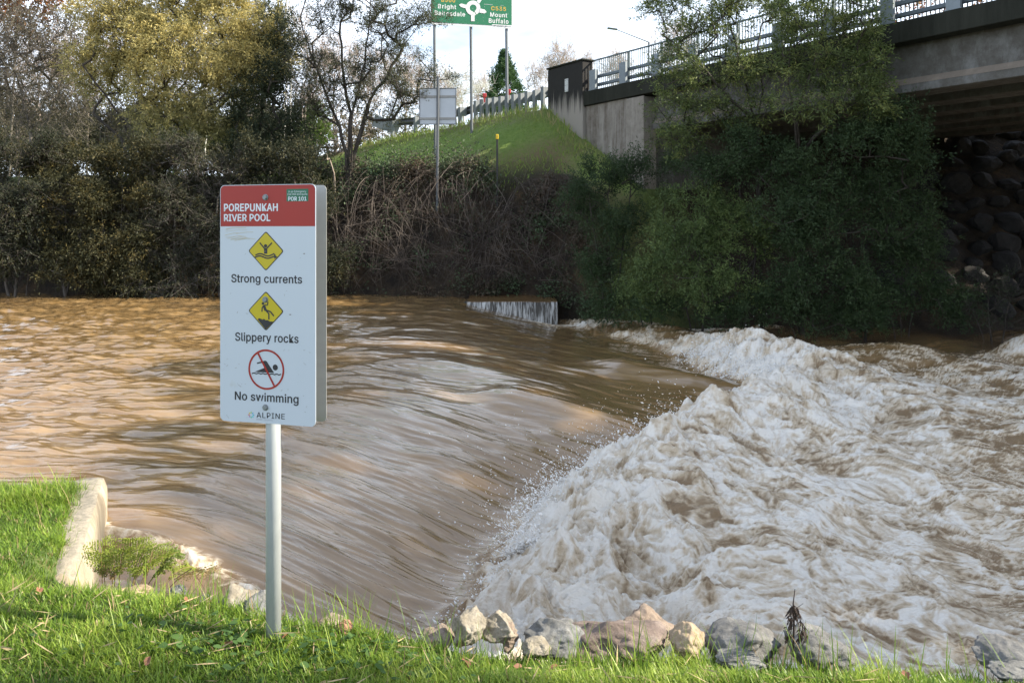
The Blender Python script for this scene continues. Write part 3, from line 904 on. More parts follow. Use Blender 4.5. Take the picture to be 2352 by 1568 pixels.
def build_guide_sign():
    m_back = simple("guide_border", (0.72, 0.73, 0.73), 0.4, 0, 0.04)
    t = NT("guide_green")
    n = t.noise(3, 6, 0.7)
    t.set(Base_Color=t.mix(n, (0.008, 0.15, 0.065), (0.02, 0.19, 0.085)), Roughness=0.4)
    m_green = t.m
    m_w = simple("guide_lettering", (0.75, 0.75, 0.74), 0.4, 0, 0.04)
    m_y = simple("guide_route_yellow", (0.62, 0.40, 0.06), 0.4, 0, 0.04)
    m_post = simple("guide_post_steel", (0.15, 0.165, 0.175), 0.5, 0.4, 0.15, 12)
    K = 0.001867
    c = P(1082.6, 62, 30.0)
    root = empty("direction_sign", (c[0], c[1], float(far_z(np.array(c[0]), np.array(c[1])))), "large green road direction sign with white border on three grey posts above the slope", "sign", None, math.radians(12))
    zb = c[2] - root.location.z
    def X(x): return (x - 1060) * K
    def Z(x, y): return zb + (512 + 0.051 * (x - 1060) - y) * K
    def q(pts): return [(X(a), Z(a, b)) for a, b in pts]
    x0, x1 = X(262), X(1918)
    ht = 2.25
    bp = plate("border_panel", x0, x1, -0.02, 0.0, zb, zb + ht, 0.13, m_back, root)
    fp = plate("green_panel", X(276), X(1866), -0.027, -0.0215, zb + 0.085, zb + ht - 0.06, 0.05, m_green, bp)
    y1 = -0.029
    tag_pts = [(X(1462), zb + 0.086), (X(1480), zb + 0.125), (X(1866), zb + 0.125), (X(1866), zb + 0.086)]
    flat("border_tab", [(tag_pts, y1)], m_back, bp)
    text("lettering", "vic roads", X(1502), X(1698), zb + 0.062, zb + 0.100, y1 - 0.002, simple("guide_ink", (0.03, 0.05, 0.06), 0.5), bp, 0.02)
    flat("logo_triangle", [([(X(1727), zb + 0.055), (X(1772), zb + 0.055), (X(1750), zb + 0.115)], y1 - 0.002)], simple("guide_logo_grey", (0.15, 0.17, 0.2), 0.5), bp)
    def row(s, xa, xb, ya, yb, m, b=0.022, sp=1.14):
        xm = (xa + xb) / 2
        text("lettering", s, X(xa), X(xb), Z(xm, ya), Z(xm, yb), y1, m, fp, b, sp)
    row("C535", 1455, 1748, 196, 122, m_y)
    row("Mount", 1436, 1772, 325, 243, m_w)
    row("Buffalo", 1408, 1798, 446, 362, m_w)
    row("Bright", 405, 755, 165, 84, m_w)
    row("Bairnsdale", 340, 932, 300, 218, m_w)
    row("B500", 470, 735, 36, -40, m_y)
    # roundabout: ring with a gap, three arrow arms and the foot
    cx, cy = 1092, 148
    ring = []
    n = 40
    for k in range(n):
        a0 = math.radians(-62 + 0) + (2 * math.pi - 0.55) * k / n; a1 = math.radians(-62) + (2 * math.pi - 0.55) * (k + 1) / n
        ring.append((q([(cx + r * math.cos(a), cy - r * math.sin(a)) for r, a in ((145, a0), (145, a1), (68, a1), (68, a0))]), y1))
    arms = [(q([(962, 90), (855, 62), (812, 92), (850, 130), (948, 160)]), y1), (q([(1232, 158), (1325, 180), (1362, 228), (1315, 256), (1215, 238)]), y1),
            (q([(1052, 285), (1122, 285), (1122, 408), (1052, 408)]), y1), (q([(1165, 15), (1240, -80), (1310, -80), (1215, 62)]), y1),
            (q([(1115, 226), (1152, 290), (1100, 296), (1080, 240)]), y1)]
    flat("roundabout_symbol", ring + arms, m_w, fp, 0.0008)
    fl = []
    rs = random.Random(8)
    for k in range(16):
        x, y = rs.uniform(1000, 1840), rs.uniform(60, 440)
        fl.append((stroke(q([(x, y), (x + rs.uniform(-12, 30), y + rs.uniform(-5, 30))]), 0.006), y1))
    fl.append((stroke(q([(1310, 72), (1420, 80), (1480, 84)]), 0.016), y1)); fl.append((stroke(q([(1640, 95), (1700, 96)]), 0.01), y1))
    flat("paint_scuffs", fl, simple("guide_scuff", (0.45, 0.5, 0.47), 0.6), fp, 0.0004)
    for xt, ub, vb in ((332, 998, 301), (1048, 1082, 284), (1760, 1163, 261)):
        bm = bmesh.new()
        xl = X(xt)
        wp = Matrix.Translation(root.location) @ Matrix.Rotation(math.radians(12), 4, 'Z') @ Vector((xl, 0.06, 0))
        gz = float(far_z(np.array(wp.x), np.array(wp.y))) - root.location.z
        cyl(bm, (xl + 0.05, 0.06, gz - 0.4), (xl, 0.06, zb + ht - 0.1), 0.055, n=16)
        bmobj("post", bm, m_post, root)
    return root

def build_small_far_things():
    m_post = simple("far_post_steel", (0.11, 0.12, 0.13), 0.5, 0.4, 0.15, 12)
    # back of a board sign
    y = 25.4
    b = P(1004, 370, y)
    gz = float(far_z(np.array(b[0]), np.array(y)))
    root = empty("board_sign", (b[0], y, gz), "grey back of a square board sign on one dark post above the brambles", "sign", None, math.radians(-3))
    zt, zbm = P(1004, 203, y)[2] - gz, P(1004, 284, y)[2] - gz
    bm = bmesh.new(); cyl(bm, (0, 0, -0.3), (0.03, 0, P(1004, 176, y)[2] - gz), 0.045, n=12); bmobj("post", bm, m_post, root)
    xa, xb = (963 - 1004) * y / F, (1046 - 1004) * y / F
    bm = bmesh.new(); box(bm, xa, xb, 0.10, 0.115, zbm, zt)
    pn = bmobj("panel", bm, simple("board_back", (0.40, 0.43, 0.46), 0.45, 0.3, 0.08, 3), root)
    m_fr = simple("board_frame", (0.10, 0.105, 0.11), 0.6)
    bm = bmesh.new()
    w = 0.022
    box(bm, xa - w, xa, 0.08, 0.12, zbm - w, zt + w); box(bm, xb, xb + w, 0.08, 0.12, zbm - w, zt + w)
    box(bm, xa, xb, 0.08, 0.12, zt, zt + w); box(bm, xa, xb, 0.08, 0.12, zbm - w, zbm)
    bmobj("frame", bm, m_fr, pn)
    for z in (zt - 0.24, zbm + 0.17):
        bm = bmesh.new(); box(bm, xa + 0.004, xb - 0.004, 0.06, 0.098, z - 0.03, z + 0.03)
        bmobj("brace", bm, simple("board_brace", (0.26, 0.26, 0.25), 0.5, 0.3), root)
    # marker post with a yellow cap
    b = P(1142, 392, 25.6)
    gz = float(far_z(np.array(b[0]), np.array(25.6)))
    root = empty("marker_post", (b[0], 25.6, gz), "thin black marker post with a yellow cap on the lawn above the brambles", "post")
    top = P(1140, 309, 25.6)[2] - gz
    bm = bmesh.new(); box(bm, -0.03, 0.03, -0.03, 0.03, -0.2, top - 0.15); bevel(bm, 0.006, 1); bmobj("shaft", bm, simple("marker_black", (0.025, 0.024, 0.022), 0.6), root)
    bm = bmesh.new(); box(bm, -0.042, 0.042, -0.042, 0.042, top - 0.149, top); bevel(bm, 0.008, 1)
    cp = bmobj("cap", bm, simple("marker_yellow", (0.75, 0.50, 0.01), 0.5), root)
    bm = bmesh.new(); box(bm, -0.022, 0.022, -0.0445, -0.0425, top - 0.10, top - 0.03); bmobj("label_plate", bm, simple("marker_label", (0.5, 0.36, 0.03), 0.5), cp)
    # guard rail along the road
    m_g = simple("guardrail_galvanised", (0.17, 0.19, 0.205), 0.55, 0.2, 0.12, 9)
    m_gd = simple("guardrail_beam", (0.07, 0.075, 0.08), 0.55, 0.2, 0.2, 6)
    root = empty("guard_rail", (1.2, 29.0, 6.0), "long galvanised guard rail with wide posts along the road embankment", "guard rail")
    pos = []
    u_posts = [1251, 1232, 1214, 1199, 1183, 1168, 1153, 1138, 1124, 1110, 1096, 1060, 1040, 957, 905]
    v_foot = [250, 254, 256, 258, 261, 263, 266, 268, 271, 274, 277, 283, 286, 297, 308]
    v_top = [200, 208, 211, 215, 217, 219, 222, 224, 226, 229, 232, 247, 249, 269, 273]
    for u, vf, vt in zip(u_posts, v_foot, v_top):
        tt = ((u - CU) / F * 29.0 - 1.2) / (BD[0] - (u - CU) / F * BD[1])
        pos.append((1.2 + BD[0] * tt, 29.0 + BD[1] * tt, vt, u))
    ax = Vector((BD[0], BD[1], 0)); nx = Vector((BN[0], BN[1], 0))
    for (x, yy, vt, u) in pos:
        zt_ = CZ - (vt - HV) / F * yy
        gz = float(far_z(np.array(x), np.array(yy)))
        M = Matrix.Translation((x - 1.2, yy - 29.0, 0)) @ Matrix(((ax.x, nx.x, 0, 0), (ax.y, nx.y, 0, 0), (0, 0, 1, 0), (0, 0, 0, 1)))
        bm = bmesh.new()
        box(bm, -0.05, 0.05, 0.0, 0.11, gz - 6.3, zt_ - 6.0, M); box(bm, -0.05, 0.05, -0.22, -0.004, zt_ - 6.35, zt_ - 6.0, M)
        box(bm, -0.09, 0.09, 0.112, 0.118, gz - 6.3, zt_ - 6.0, M)
        bmobj("post", bm, m_g, root)
    # beam swept through the post heads
    bm = bmesh.new()
    prof = [(-0.24, 0.02), (-0.32, -0.05), (-0.24, -0.14), (-0.24, -0.18), (-0.32, -0.26), (-0.24, -0.32), (-0.228, -0.32), (-0.305, -0.26), (-0.228, -0.18), (-0.228, -0.14), (-0.305, -0.05), (-0.228, 0.02)]
    rows = []
    path = [(pos[0][0] - BD[0] * 0.25, pos[0][1] - BD[1] * 0.25, pos[0][2] - 1)] + [p[:3] for p in pos] + [(pos[-1][0] + BD[0] * 1.0, pos[-1][1] + BD[1] * 1.0, pos[-1][2] + 6)]
    for (x, yy, vt) in path:
        zt_ = CZ - (vt - HV) / F * yy - 6.0
        rows.append([bm.verts.new((x - 1.2 + nx.x * a, yy - 29.0 + nx.y * a, zt_ + b)) for a, b in prof])
    for i in range(len(rows) - 1):
        for k in range(len(prof)):
            bm.faces.new((rows[i][k], rows[i][(k + 1) % len(prof)], rows[i + 1][(k + 1) % len(prof)], rows[i + 1][k]))
    bmesh.ops.recalc_face_normals(bm, faces=bm.faces)
    bmobj("beam", bm, m_gd, root)
    # flared end piece
    x, yy, vt, u = pos[-1]
    zt_ = CZ - (vt - HV) / F * yy - 6.0
    bm = bmesh.new()
    M = Matrix.Translation((x - 1.2 + BD[0] * 0.6, yy - 29.0 + BD[1] * 0.6, zt_ - 0.22)) @ Matrix.Rotation(math.radians(20), 4, 'Y')
    box(bm, -0.75, 0.55, -0.06, -0.03, -0.33, 0.24, M); bevel(bm, 0.012, 2)
    bmobj("end_terminal", bm, m_g, root)
    for u, v in ((1113, 221), (1169, 212)):
        tt = ((u - CU) / F * 29.0 - 1.2) / (BD[0] - (u - CU) / F * BD[1])
        x, yy = 1.2 + BD[0] * tt, 29.0 + BD[1] * tt
        zt_ = CZ - (v - HV) / F * yy
        bm = bmesh.new(); box(bm, -0.07, 0.07, -0.02, 0.02, -0.05, 0.11); bevel(bm, 0.015, 1)
        box(bm, -0.03, 0.03, -0.012, 0.012, -0.25, -0.051)
        o = bmobj("reflector", bm, simple("reflector_red", (0.55, 0.03, 0.03), 0.4), root)
        o.location = (x - 1.2, yy - 29.0, zt_ - 6.0)
    # street lamp beyond the bridge
    y = 42.0
    b = P(1490, 300, y)
    root = empty("street_lamp", (b[0], y, 5.9), "slim grey street lamp with a flat head leaning out beyond the bridge railing", "street lamp")
    top = P(1490, 84, y)[2] - 5.9
    hx = (1402 - 1490) * y / F
    bm = bmesh.new(); cyl(bm, (0, 0, -0.3), (0, 0, top - 0.3), 0.06, 0.04, n=12); cyl(bm, (0, 0, top - 0.3), (hx * 0.86, 0, top + 0.36), 0.03, 0.02, n=10)
    bmobj("pole", bm, m_post, root)
    bm = bmesh.new()
    M = Matrix.Translation((hx, 0, top + 0.40)) @ Matrix.Rotation(math.radians(8), 4, 'Y')
    box(bm, -0.16, 0.36, -0.10, 0.10, -0.035, 0.035, M); bevel(bm, 0.03, 2)
    bmobj("lamp_head", bm, m_post, root)

build_bridge()
build_warning_sign()
build_guide_sign()
build_small_far_things()

# ------------------------------------------------------------------ plants
def tubes(segs, n=5):
    """segs: list of (p0, p1, r0, r1); returns verts, faces of open tapered prisms"""
    A = np.array([s[0] for s in segs], float); B = np.array([s[1] for s in segs], float)
    r0 = np.array([s[2] for s in segs], float); r1 = np.array([s[3] for s in segs], float)
    d = B - A
    d /= np.maximum(np.linalg.norm(d, axis=1, keepdims=True), 1e-9)
    ref = np.where(np.abs(d[:, 2:3]) < 0.9, np.array([[0, 0, 1.0]]), np.array([[1.0, 0, 0]]))
    a = np.cross(d, ref); a /= np.linalg.norm(a, axis=1, keepdims=True)
    b = np.cross(d, a)
    ang = 2 * np.pi * np.arange(n) / n
    ring = a[:, None, :] * np.cos(ang)[None, :, None] + b[:, None, :] * np.sin(ang)[None, :, None]
    V = np.concatenate([A[:, None] + ring * r0[:, None, None], B[:, None] + ring * r1[:, None, None]], 1).reshape(-1, 3)
    k = np.arange(n)
    fc = np.stack([k, (k + 1) % n, n + (k + 1) % n, n + k], -1)
    Fs = (fc[None] + (np.arange(len(segs)) * 2 * n)[:, None, None]).reshape(-1, 4)
    return V, Fs

def leaf_quads(c, d, L, w, rs):
    """rhombic leaves at c along d, length L, width w"""
    d = d / np.maximum(np.linalg.norm(d, axis=1, keepdims=True), 1e-9)
    r = rs.normal(size=c.shape)
    s = np.cross(d, r); s /= np.maximum(np.linalg.norm(s, axis=1, keepdims=True), 1e-9)
    L = np.broadcast_to(L, len(c))[:, None]; w = np.broadcast_to(w, len(c))[:, None]
    m = c + d * L * 0.45
    V = np.stack([c, m + s * w / 2, c + d * L, m - s * w / 2], 1).reshape(-1, 3)
    Fs = np.arange(len(c) * 4).reshape(-1, 4)
    return V, Fs

def grow(trunks, clumps, seed, r_tip=0.006, expo=0.42, kink=0.10):
    """join clump centres to the trunk lines by branches; radii from the number of tips carried"""
    rs = np.random.RandomState(seed)
    pos, par = [], []
    for tr in trunks:
        last = -1
        if len(pos) and np.linalg.norm(np.array(tr[0]) - pos[0]) < 0.05: last = 0; tr = tr[1:]; prev = pos[0]
        else: prev = None
        for p in tr:
            p = np.array(p, float)
            if prev is not None:
                k = max(1, int(np.linalg.norm(p - prev) / 0.35))
                for j in range(1, k + 1):
                    q = prev + (p - prev) * j / k + (rs.normal(size=3) * 0.025 if j < k else 0)
                    pos.append(q); par.append(last); last = len(pos) - 1
            else:
                pos.append(p); par.append(-1); last = len(pos) - 1
            prev = p
    base = np.array(pos[0])
    order = np.argsort(np.linalg.norm(clumps - base, axis=1))
    tips = []
    PP = np.zeros((len(pos) + len(clumps) * 9, 3)); n0 = len(pos); PP[:n0] = pos
    cnt = n0
    for ci in order:
        c = clumps[ci]
        v = c - PP[:cnt]
        dist = np.linalg.norm(v, axis=1)
        cost = dist + 0.9 * np.clip(PP[:cnt, 2] - c[2] + 0.1, 0, None) + 0.25 * np.clip(0.6 - (PP[:cnt, 2] - base[2]), 0, None)
        i = int(np.argmin(cost))
        Ld = dist[i]
        k = int(np.clip(Ld / 0.28, 1, 8))
        last = i; p0 = PP[i].copy()
        sag = np.array([0, 0, -0.12 * Ld]) + rs.normal(size=3) * kink * Ld
        for j in range(1, k + 1):
            u = j / k
            q = p0 + (c - p0) * u + sag * 4 * u * (1 - u) * 0.5 + (rs.normal(size=3) * 0.02 if j < k else 0)
            PP[cnt] = q; par.append(last); last = cnt; cnt += 1
        tips.append(last)
    load = np.zeros(cnt)
    for t in tips: load[t] += 1
    for i in range(cnt - 1, -1, -1):
        if par[i] >= 0: load[par[i]] += load[i]
    rad = r_tip * np.maximum(load, 0.6) ** expo
    segs = []
    for i in range(cnt):
        p = par[i]
        if p >= 0: segs.append((PP[p], PP[i], min(rad[p], rad[i] * 1.35), rad[i]))
    return segs

def blob_clumps(blobs, rs, per):
    """clump centres in ellipsoids (centre, radii), denser towards the outside"""
    out = []
    for (c, r, k) in blobs:
        n = max(1, int(per * k))
        d = rs.normal(size=(n, 3)); d /= np.linalg.norm(d, axis=1, keepdims=True)
        u = rs.rand(n, 1) ** 0.45
        out.append(np.array(c) + d * u * np.array(r))
    return np.concatenate(out)

def foliage(clumps, rs, twigs, leaves, tl, L, w, centre, up=0.35, spread=0.35, droop=0.0, jit=0.04, twig_segs=None, twig_r=0.004):
    """leaves set along twigs that leave each clump; returns centres, directions, clump index"""
    K = len(clumps)
    out = clumps - centre
    out = out / np.maximum(np.linalg.norm(out, axis=1, keepdims=True), 0.3)
    td = rs.normal(size=(K, twigs, 3)) * (1 - spread) + out[:, None] * spread * 1.6
    td[..., 2] += up
    td /= np.linalg.norm(td, axis=2, keepdims=True)
    ln = tl * rs.uniform(0.5, 1.25, (K, twigs, 1))
    s = rs.rand(K, twigs, leaves) ** 0.8
    base = clumps[:, None] + rs.normal(size=(K, twigs, 3)) * tl * 0.18
    pts = base[:, :, None] + td[:, :, None] * (ln * s)[..., None]
    pts[..., 2] -= droop * (ln * s) ** 2
    pts += rs.normal(size=pts.shape) * jit
    dr = td[:, :, None] * 0.9 + rs.normal(size=pts.shape) * 0.75
    dr[..., 2] -= droop * 1.2
    if twig_segs is not None:
        e = base + td * ln
        e[..., 2] -= droop * (ln[..., 0]) ** 2
        for p, q in zip(base.reshape(-1, 3), e.reshape(-1, 3)): twig_segs.append((p, q, twig_r, twig_r * 0.5))
        for c_, p in zip(np.repeat(clumps, twigs, 0), base.reshape(-1, 3)): twig_segs.append((c_, p, twig_r, twig_r))
    ci = np.repeat(np.arange(K), twigs * leaves)
    return pts.reshape(-1, 3), dr.reshape(-1, 3), ci

def plant(name, label, cat, base, trunks, blobs, leaf_mat, bark, seed, per=20, twigs=7, leaves=14, tl=0.45, L=0.09, w=0.03,
          group=None, up=0.35, spread=0.35, droop=0.0, jit=0.04, r_tip=0.006, expo=0.42, twig_geo=False, twig_r=0.004, tint=(0.0, 1.0), hi=None, crown_name="crown", trunk_name="trunk"):
    rs = np.random.RandomState(seed)
    base = np.array(base, float)
    root = empty(name, base, label, cat, group)
    cl = blob_clumps(blobs, rs, per)
    segs = grow(trunks, cl, seed, r_tip, expo)
    centre = np.average([b[0] for b in blobs], axis=0, weights=[b[2] for b in blobs])
    tw = [] if twig_geo else None
    pts, dr, ci = foliage(cl, rs, twigs, leaves, tl, L, w, centre, up, spread, droop, jit, tw, twig_r) if leaves else (None, None, None)
    V, Fs = tubes(segs, 6)
    pmesh(trunk_name, V - base, Fs, bark, root, True)
    if leaves:
        V, Fs = leaf_quads(pts, dr, L * rs.uniform(0.6, 1.3, len(pts)), w * rs.uniform(0.7, 1.3, len(pts)), rs)
        ct = rs.uniform(0, 1, len(cl))
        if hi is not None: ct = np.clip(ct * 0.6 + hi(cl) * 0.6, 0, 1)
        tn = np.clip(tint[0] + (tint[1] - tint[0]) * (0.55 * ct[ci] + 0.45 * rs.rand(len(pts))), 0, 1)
        o = pmesh(crown_name, V - base, Fs, leaf_mat, root, False, {'tint': np.repeat(tn, 4)})
    if tw:
        V, Fs = tubes(tw, 3)
        pmesh("twigs", V - base, Fs, bark, root, False)
    return root

def B(u, v, y, ru, rv, ry=None, k=1.0):
    """a crown mass: centre at (u, v) of the photograph at distance y, radii in photograph widths and metres"""
    c = P(u, v, y); m = y / F
    return (c, (ru * m, ry if ry is not None else 0.8 * (ru + rv) / 2 * m, rv * m), k * max(0.3, (ru * rv * m * m) ** 0.75))

def gz(x, y): return float(far_z(np.array(float(x)), np.array(float(y))))

def build_trees():
    bark_d = barkmat("bark_dark", (0.018, 0.015, 0.012), (0.06, 0.05, 0.04))
    bark_g = barkmat("bark_grey", (0.06, 0.052, 0.045), (0.17, 0.15, 0.13))
    bark_w = barkmat("bark_white", (0.42, 0.40, 0.37), (0.72, 0.70, 0.66), 4)
    bark_p = barkmat("bark_pale_twig", (0.26, 0.20, 0.17), (0.50, 0.42, 0.37), 4)
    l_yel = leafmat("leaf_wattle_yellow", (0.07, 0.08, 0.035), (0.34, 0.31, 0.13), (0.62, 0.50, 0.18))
    l_grey = leafmat("leaf_grey_olive", (0.08, 0.075, 0.05), (0.17, 0.15, 0.10))
    l_russet = leafmat("leaf_russet", (0.13, 0.045, 0.018), (0.30, 0.12, 0.045), (0.34, 0.20, 0.08))
    l_dark = leafmat("leaf_dark_green", (0.020, 0.030, 0.017), (0.055, 0.07, 0.036))
    l_tea = leafmat("leaf_tea_tree", (0.04, 0.05, 0.028), (0.12, 0.13, 0.07))
    l_bright = leafmat("leaf_bright_green", (0.06, 0.11, 0.02), (0.14, 0.21, 0.04))
    l_wat = leafmat("leaf_wattle_green", (0.045, 0.07, 0.026), (0.135, 0.18, 0.058), (0.27, 0.29, 0.085))
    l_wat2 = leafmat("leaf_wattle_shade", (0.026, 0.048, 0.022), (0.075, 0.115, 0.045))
    l_mid = leafmat("leaf_wattle_mid", (0.04, 0.07, 0.026), (0.14, 0.195, 0.065), (0.23, 0.27, 0.08))
    l_con = leafmat("leaf_conifer", (0.025, 0.06, 0.025), (0.075, 0.14, 0.05))
    M = dict(locals())

    # the sunlit yellow wattle on the left
    y = 27.0
    b = P(300, 405, y); b[2] = gz(b[0], y)
    T = [[b, P(310, 340, y), P(285, 280, y - 0.3), P(240, 215, y - 0.6), P(190, 150, y - 0.8)],
         [b, P(330, 330, y), P(370, 240, y), P(400, 140, y), P(430, 50, y)],
         [b, P(350, 350, y + 0.4), P(450, 290, y + 0.5), P(530, 220, y + 0.5)],
         [b, P(280, 320, y), P(215, 262, y - 0.2), P(130, 240, y - 0.4)]]
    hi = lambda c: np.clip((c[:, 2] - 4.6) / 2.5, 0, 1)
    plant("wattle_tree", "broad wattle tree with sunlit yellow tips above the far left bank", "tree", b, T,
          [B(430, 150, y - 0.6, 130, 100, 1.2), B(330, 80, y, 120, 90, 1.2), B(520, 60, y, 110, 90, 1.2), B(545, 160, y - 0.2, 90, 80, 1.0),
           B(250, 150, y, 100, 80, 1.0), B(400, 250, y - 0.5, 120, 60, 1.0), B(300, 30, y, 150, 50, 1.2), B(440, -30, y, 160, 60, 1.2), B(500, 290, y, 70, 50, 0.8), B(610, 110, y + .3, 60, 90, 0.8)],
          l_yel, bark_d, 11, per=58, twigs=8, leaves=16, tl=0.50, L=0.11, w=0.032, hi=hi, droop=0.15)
    # greyish twiggy tree at the left edge
    y = 29.0
    b = P(60, 400, y); b[2] = gz(b[0], y)
    plant("grey_tree", "twiggy grey-brown tree filling the left edge behind the yellow wattle", "tree", b,
          [[b, P(70, 300, y), P(40, 180, y), P(10, 60, y)], [b, P(110, 280, y), P(150, 160, y), P(170, 60, y)]],
          [B(30, 150, y, 110, 100, 1.2), B(130, 100, y, 110, 90, 1.0), B(20, 60, y, 120, 70, 1.2), B(120, 250, y, 100, 90, 1.0), B(-60, 200, y, 90, 140, 1.0)],
          l_grey, bark_g, 12, per=30, twigs=8, leaves=8, tl=0.7, L=0.11, w=0.03, twig_geo=True, twig_r=0.007, r_tip=0.008)
    y = 33.0
    b = P(20, 390, y); b[2] = gz(b[0], y)
    plant("russet_tree", "rust-coloured autumn tree at the top left corner", "tree", b, [[b, P(30, 200, y), P(40, 60, y), P(20, -60, y)]],
          [B(30, 20, y, 90, 40, 1.2), B(20, -50, y, 140, 60, 1.5), B(110, -20, y, 80, 40, 1.0)], l_russet, bark_g, 13, per=26, twigs=7, leaves=9, tl=0.7, L=0.16, w=0.08)
    # dark grey-green tree between the wattle and the tea tree
    y = 26.6
    b = P(590, 402, y); b[2] = gz(b[0], y)
    plant("dark_tree", "dull dark green bushy tree between the yellow wattle and the open tea tree", "tree", b,
          [[b, P(600, 320, y), P(600, 240, y), P(620, 170, y)], [b, P(640, 340, y), P(680, 280, y)]],
          [B(600, 220, y, 70, 70, 0.9), B(590, 300, y, 70, 60, 0.9), B(660, 300, y, 60, 60, 0.8), B(630, 180, y, 55, 70, 0.8), B(560, 350, y - 0.3, 70, 40, 0.7), B(640, 100, y + .4, 50, 80, 0.7), B(680, 350, y, 40, 40, .5)],
          l_dark, bark_d, 14, per=75, twigs=7, leaves=14, tl=0.42, L=0.085, w=0.03)
    # open tea tree
    y = 25.9
    b = P(800, 412, y); b[2] = gz(b[0], y) - 0.05
    T = [[b, P(795, 350, y), P(780, 290, y), P(750, 220, y), P(715, 130, y), P(690, 40, y)],
         [b, P(808, 340, y - 0.1), P(806, 290, y - 0.2), P(826, 200, y - 0.2), P(840, 110, y - 0.2), P(850, 20, y), P(855, -60, y)],
         [b, P(815, 350, y + 0.1), P(830, 300, y + 0.1), P(850, 230, y + 0.2), P(900, 150, y + 0.2), P(960, 60, y + 0.2)],
         [b, P(803, 320, y), P(806, 260, y + 0.2), P(790, 180, y + 0.2), P(780, 80, y + 0.3), P(770, -40, y)]]
    plant("tea_tree", "open multi-stemmed tea tree with airy grey-green crown beside the guide sign", "tree", b, T,
          [B(720, 120, y, 60, 110, 0.9, 0.8), B(800, 30, y, 130, 60, 1.0), B(900, 60, y, 90, 60, 0.9), B(850, 150, y, 90, 70, 0.9), B(930, 150, y, 70, 60, 0.8, 0.7), B(770, 200, y, 80, 70, 0.8),
           B(890, 240, y, 70, 50, 0.7, 0.8), B(930, 210, y - .2, 60, 30, 0.6, 0.8), B(985, 40, y - 0.4, 50, 40, 0.6, .8), B(1000, 170, y - 0.3, 40, 20, 0.5, 0.7), B(720, 240, y, 50, 50, 0.6, .7), B(830, -50, y, 150, 50, 1.0)],
          l_tea, bark_d, 15, per=42, twigs=8, leaves=13, tl=0.42, L=0.075, w=0.024, twig_geo=True, twig_r=0.004, r_tip=0.0065, expo=0.47)
    # broken pale stub next to it
    y = 25.5
    b = P(775, 420, y); b[2] = gz(b[0], y) - 0.1
    plant("dead_sapling", "thin broken pale stump leaning beside the tea tree trunk", "stump", b, [[b, P(768, 400, y), P(757, 365, y)], [b, P(764, 385, y), P(748, 350, y)]],
          [B(752, 360, y, 20, 18, 0.15, 1.0)], l_tea, barkmat("bark_stub", (0.2, 0.15, 0.11), (0.42, 0.35, 0.28)), 16, per=20, twigs=3, leaves=6, tl=0.2, L=0.06, w=0.02, r_tip=0.009, expo=0.5)
    # small bright shrub behind
    y = 32.0
    b = P(725, 345, y); b[2] = gz(b[0], y)
    plant("bright_shrub", "small bright green sunlit shrub on the lawn behind the tea tree", "shrub", b, [[b, P(725, 300, y), P(722, 260, y)]],
          [B(722, 270, y, 28, 35, 0.4), B(712, 305, y, 30, 25, 0.4), B(735, 310, y, 22, 25, .4)], l_bright, bark_g, 17, per=34, twigs=6, leaves=10, tl=0.35, L=0.10, w=0.045)
    # birches: white stems
    for i, (u, u2, y, lab) in enumerate(((652, 656, 31.0, "slim white birch stem left of the tea tree, the taller of two"), (668, 664, 31.8, "slim white birch stem close to the tea tree, the thinner of two"), (470, 474, 33.0, "white birch stem half hidden inside the dark tree"))):
        b = P(u, 380, y); b[2] = gz(b[0], y)
        plant("birch_tree", lab, "tree", b, [[b, P((u + u2) / 2 + 3, 200, y), P(u2, 40, y), P(u2 + 6, -140, y)]],
              [B(u2, -60, y, 60, 120, 1.0, 0.5), B(u2, 60, y, 45, 60, 0.8, 0.4)], l_grey, bark_w, 20 + i, per=10, twigs=5, leaves=0, r_tip=0.010, expo=0.40, group="white birches behind the bank")
    # conifer beyond the guard rail
    y = 60.0
    b = P(1158, 262, y); b[2] = min(gz(b[0], y), b[2])
    rs = np.random.RandomState(30)
    cone = []
    top = P(1158, 128, y)[2]; bot = P(1158, 262, y)[2]
    for k in range(360):
        h = rs.rand() ** 1.25
        r = (1 - h) * 1.9 * rs.uniform(0.45, 1.05) + 0.05
        a = rs.rand() * 6.283
        cone.append((np.array((b[0] + r * math.cos(a), y + r * math.sin(a), bot - 0.3 + h * (top - bot + 0.2) - 0.10 * r)), (0.05, 0.05, 0.05), 1.0))
    plant("conifer", "dark green pyramid-shaped conifer standing beyond the guard rail", "tree", b, [[b, (b[0], y, top + 0.1)]], cone, l_con, bark_d, 31, per=1, twigs=6, leaves=16, tl=0.5, L=0.16, w=0.06, up=0.12, spread=0.75, jit=0.05)
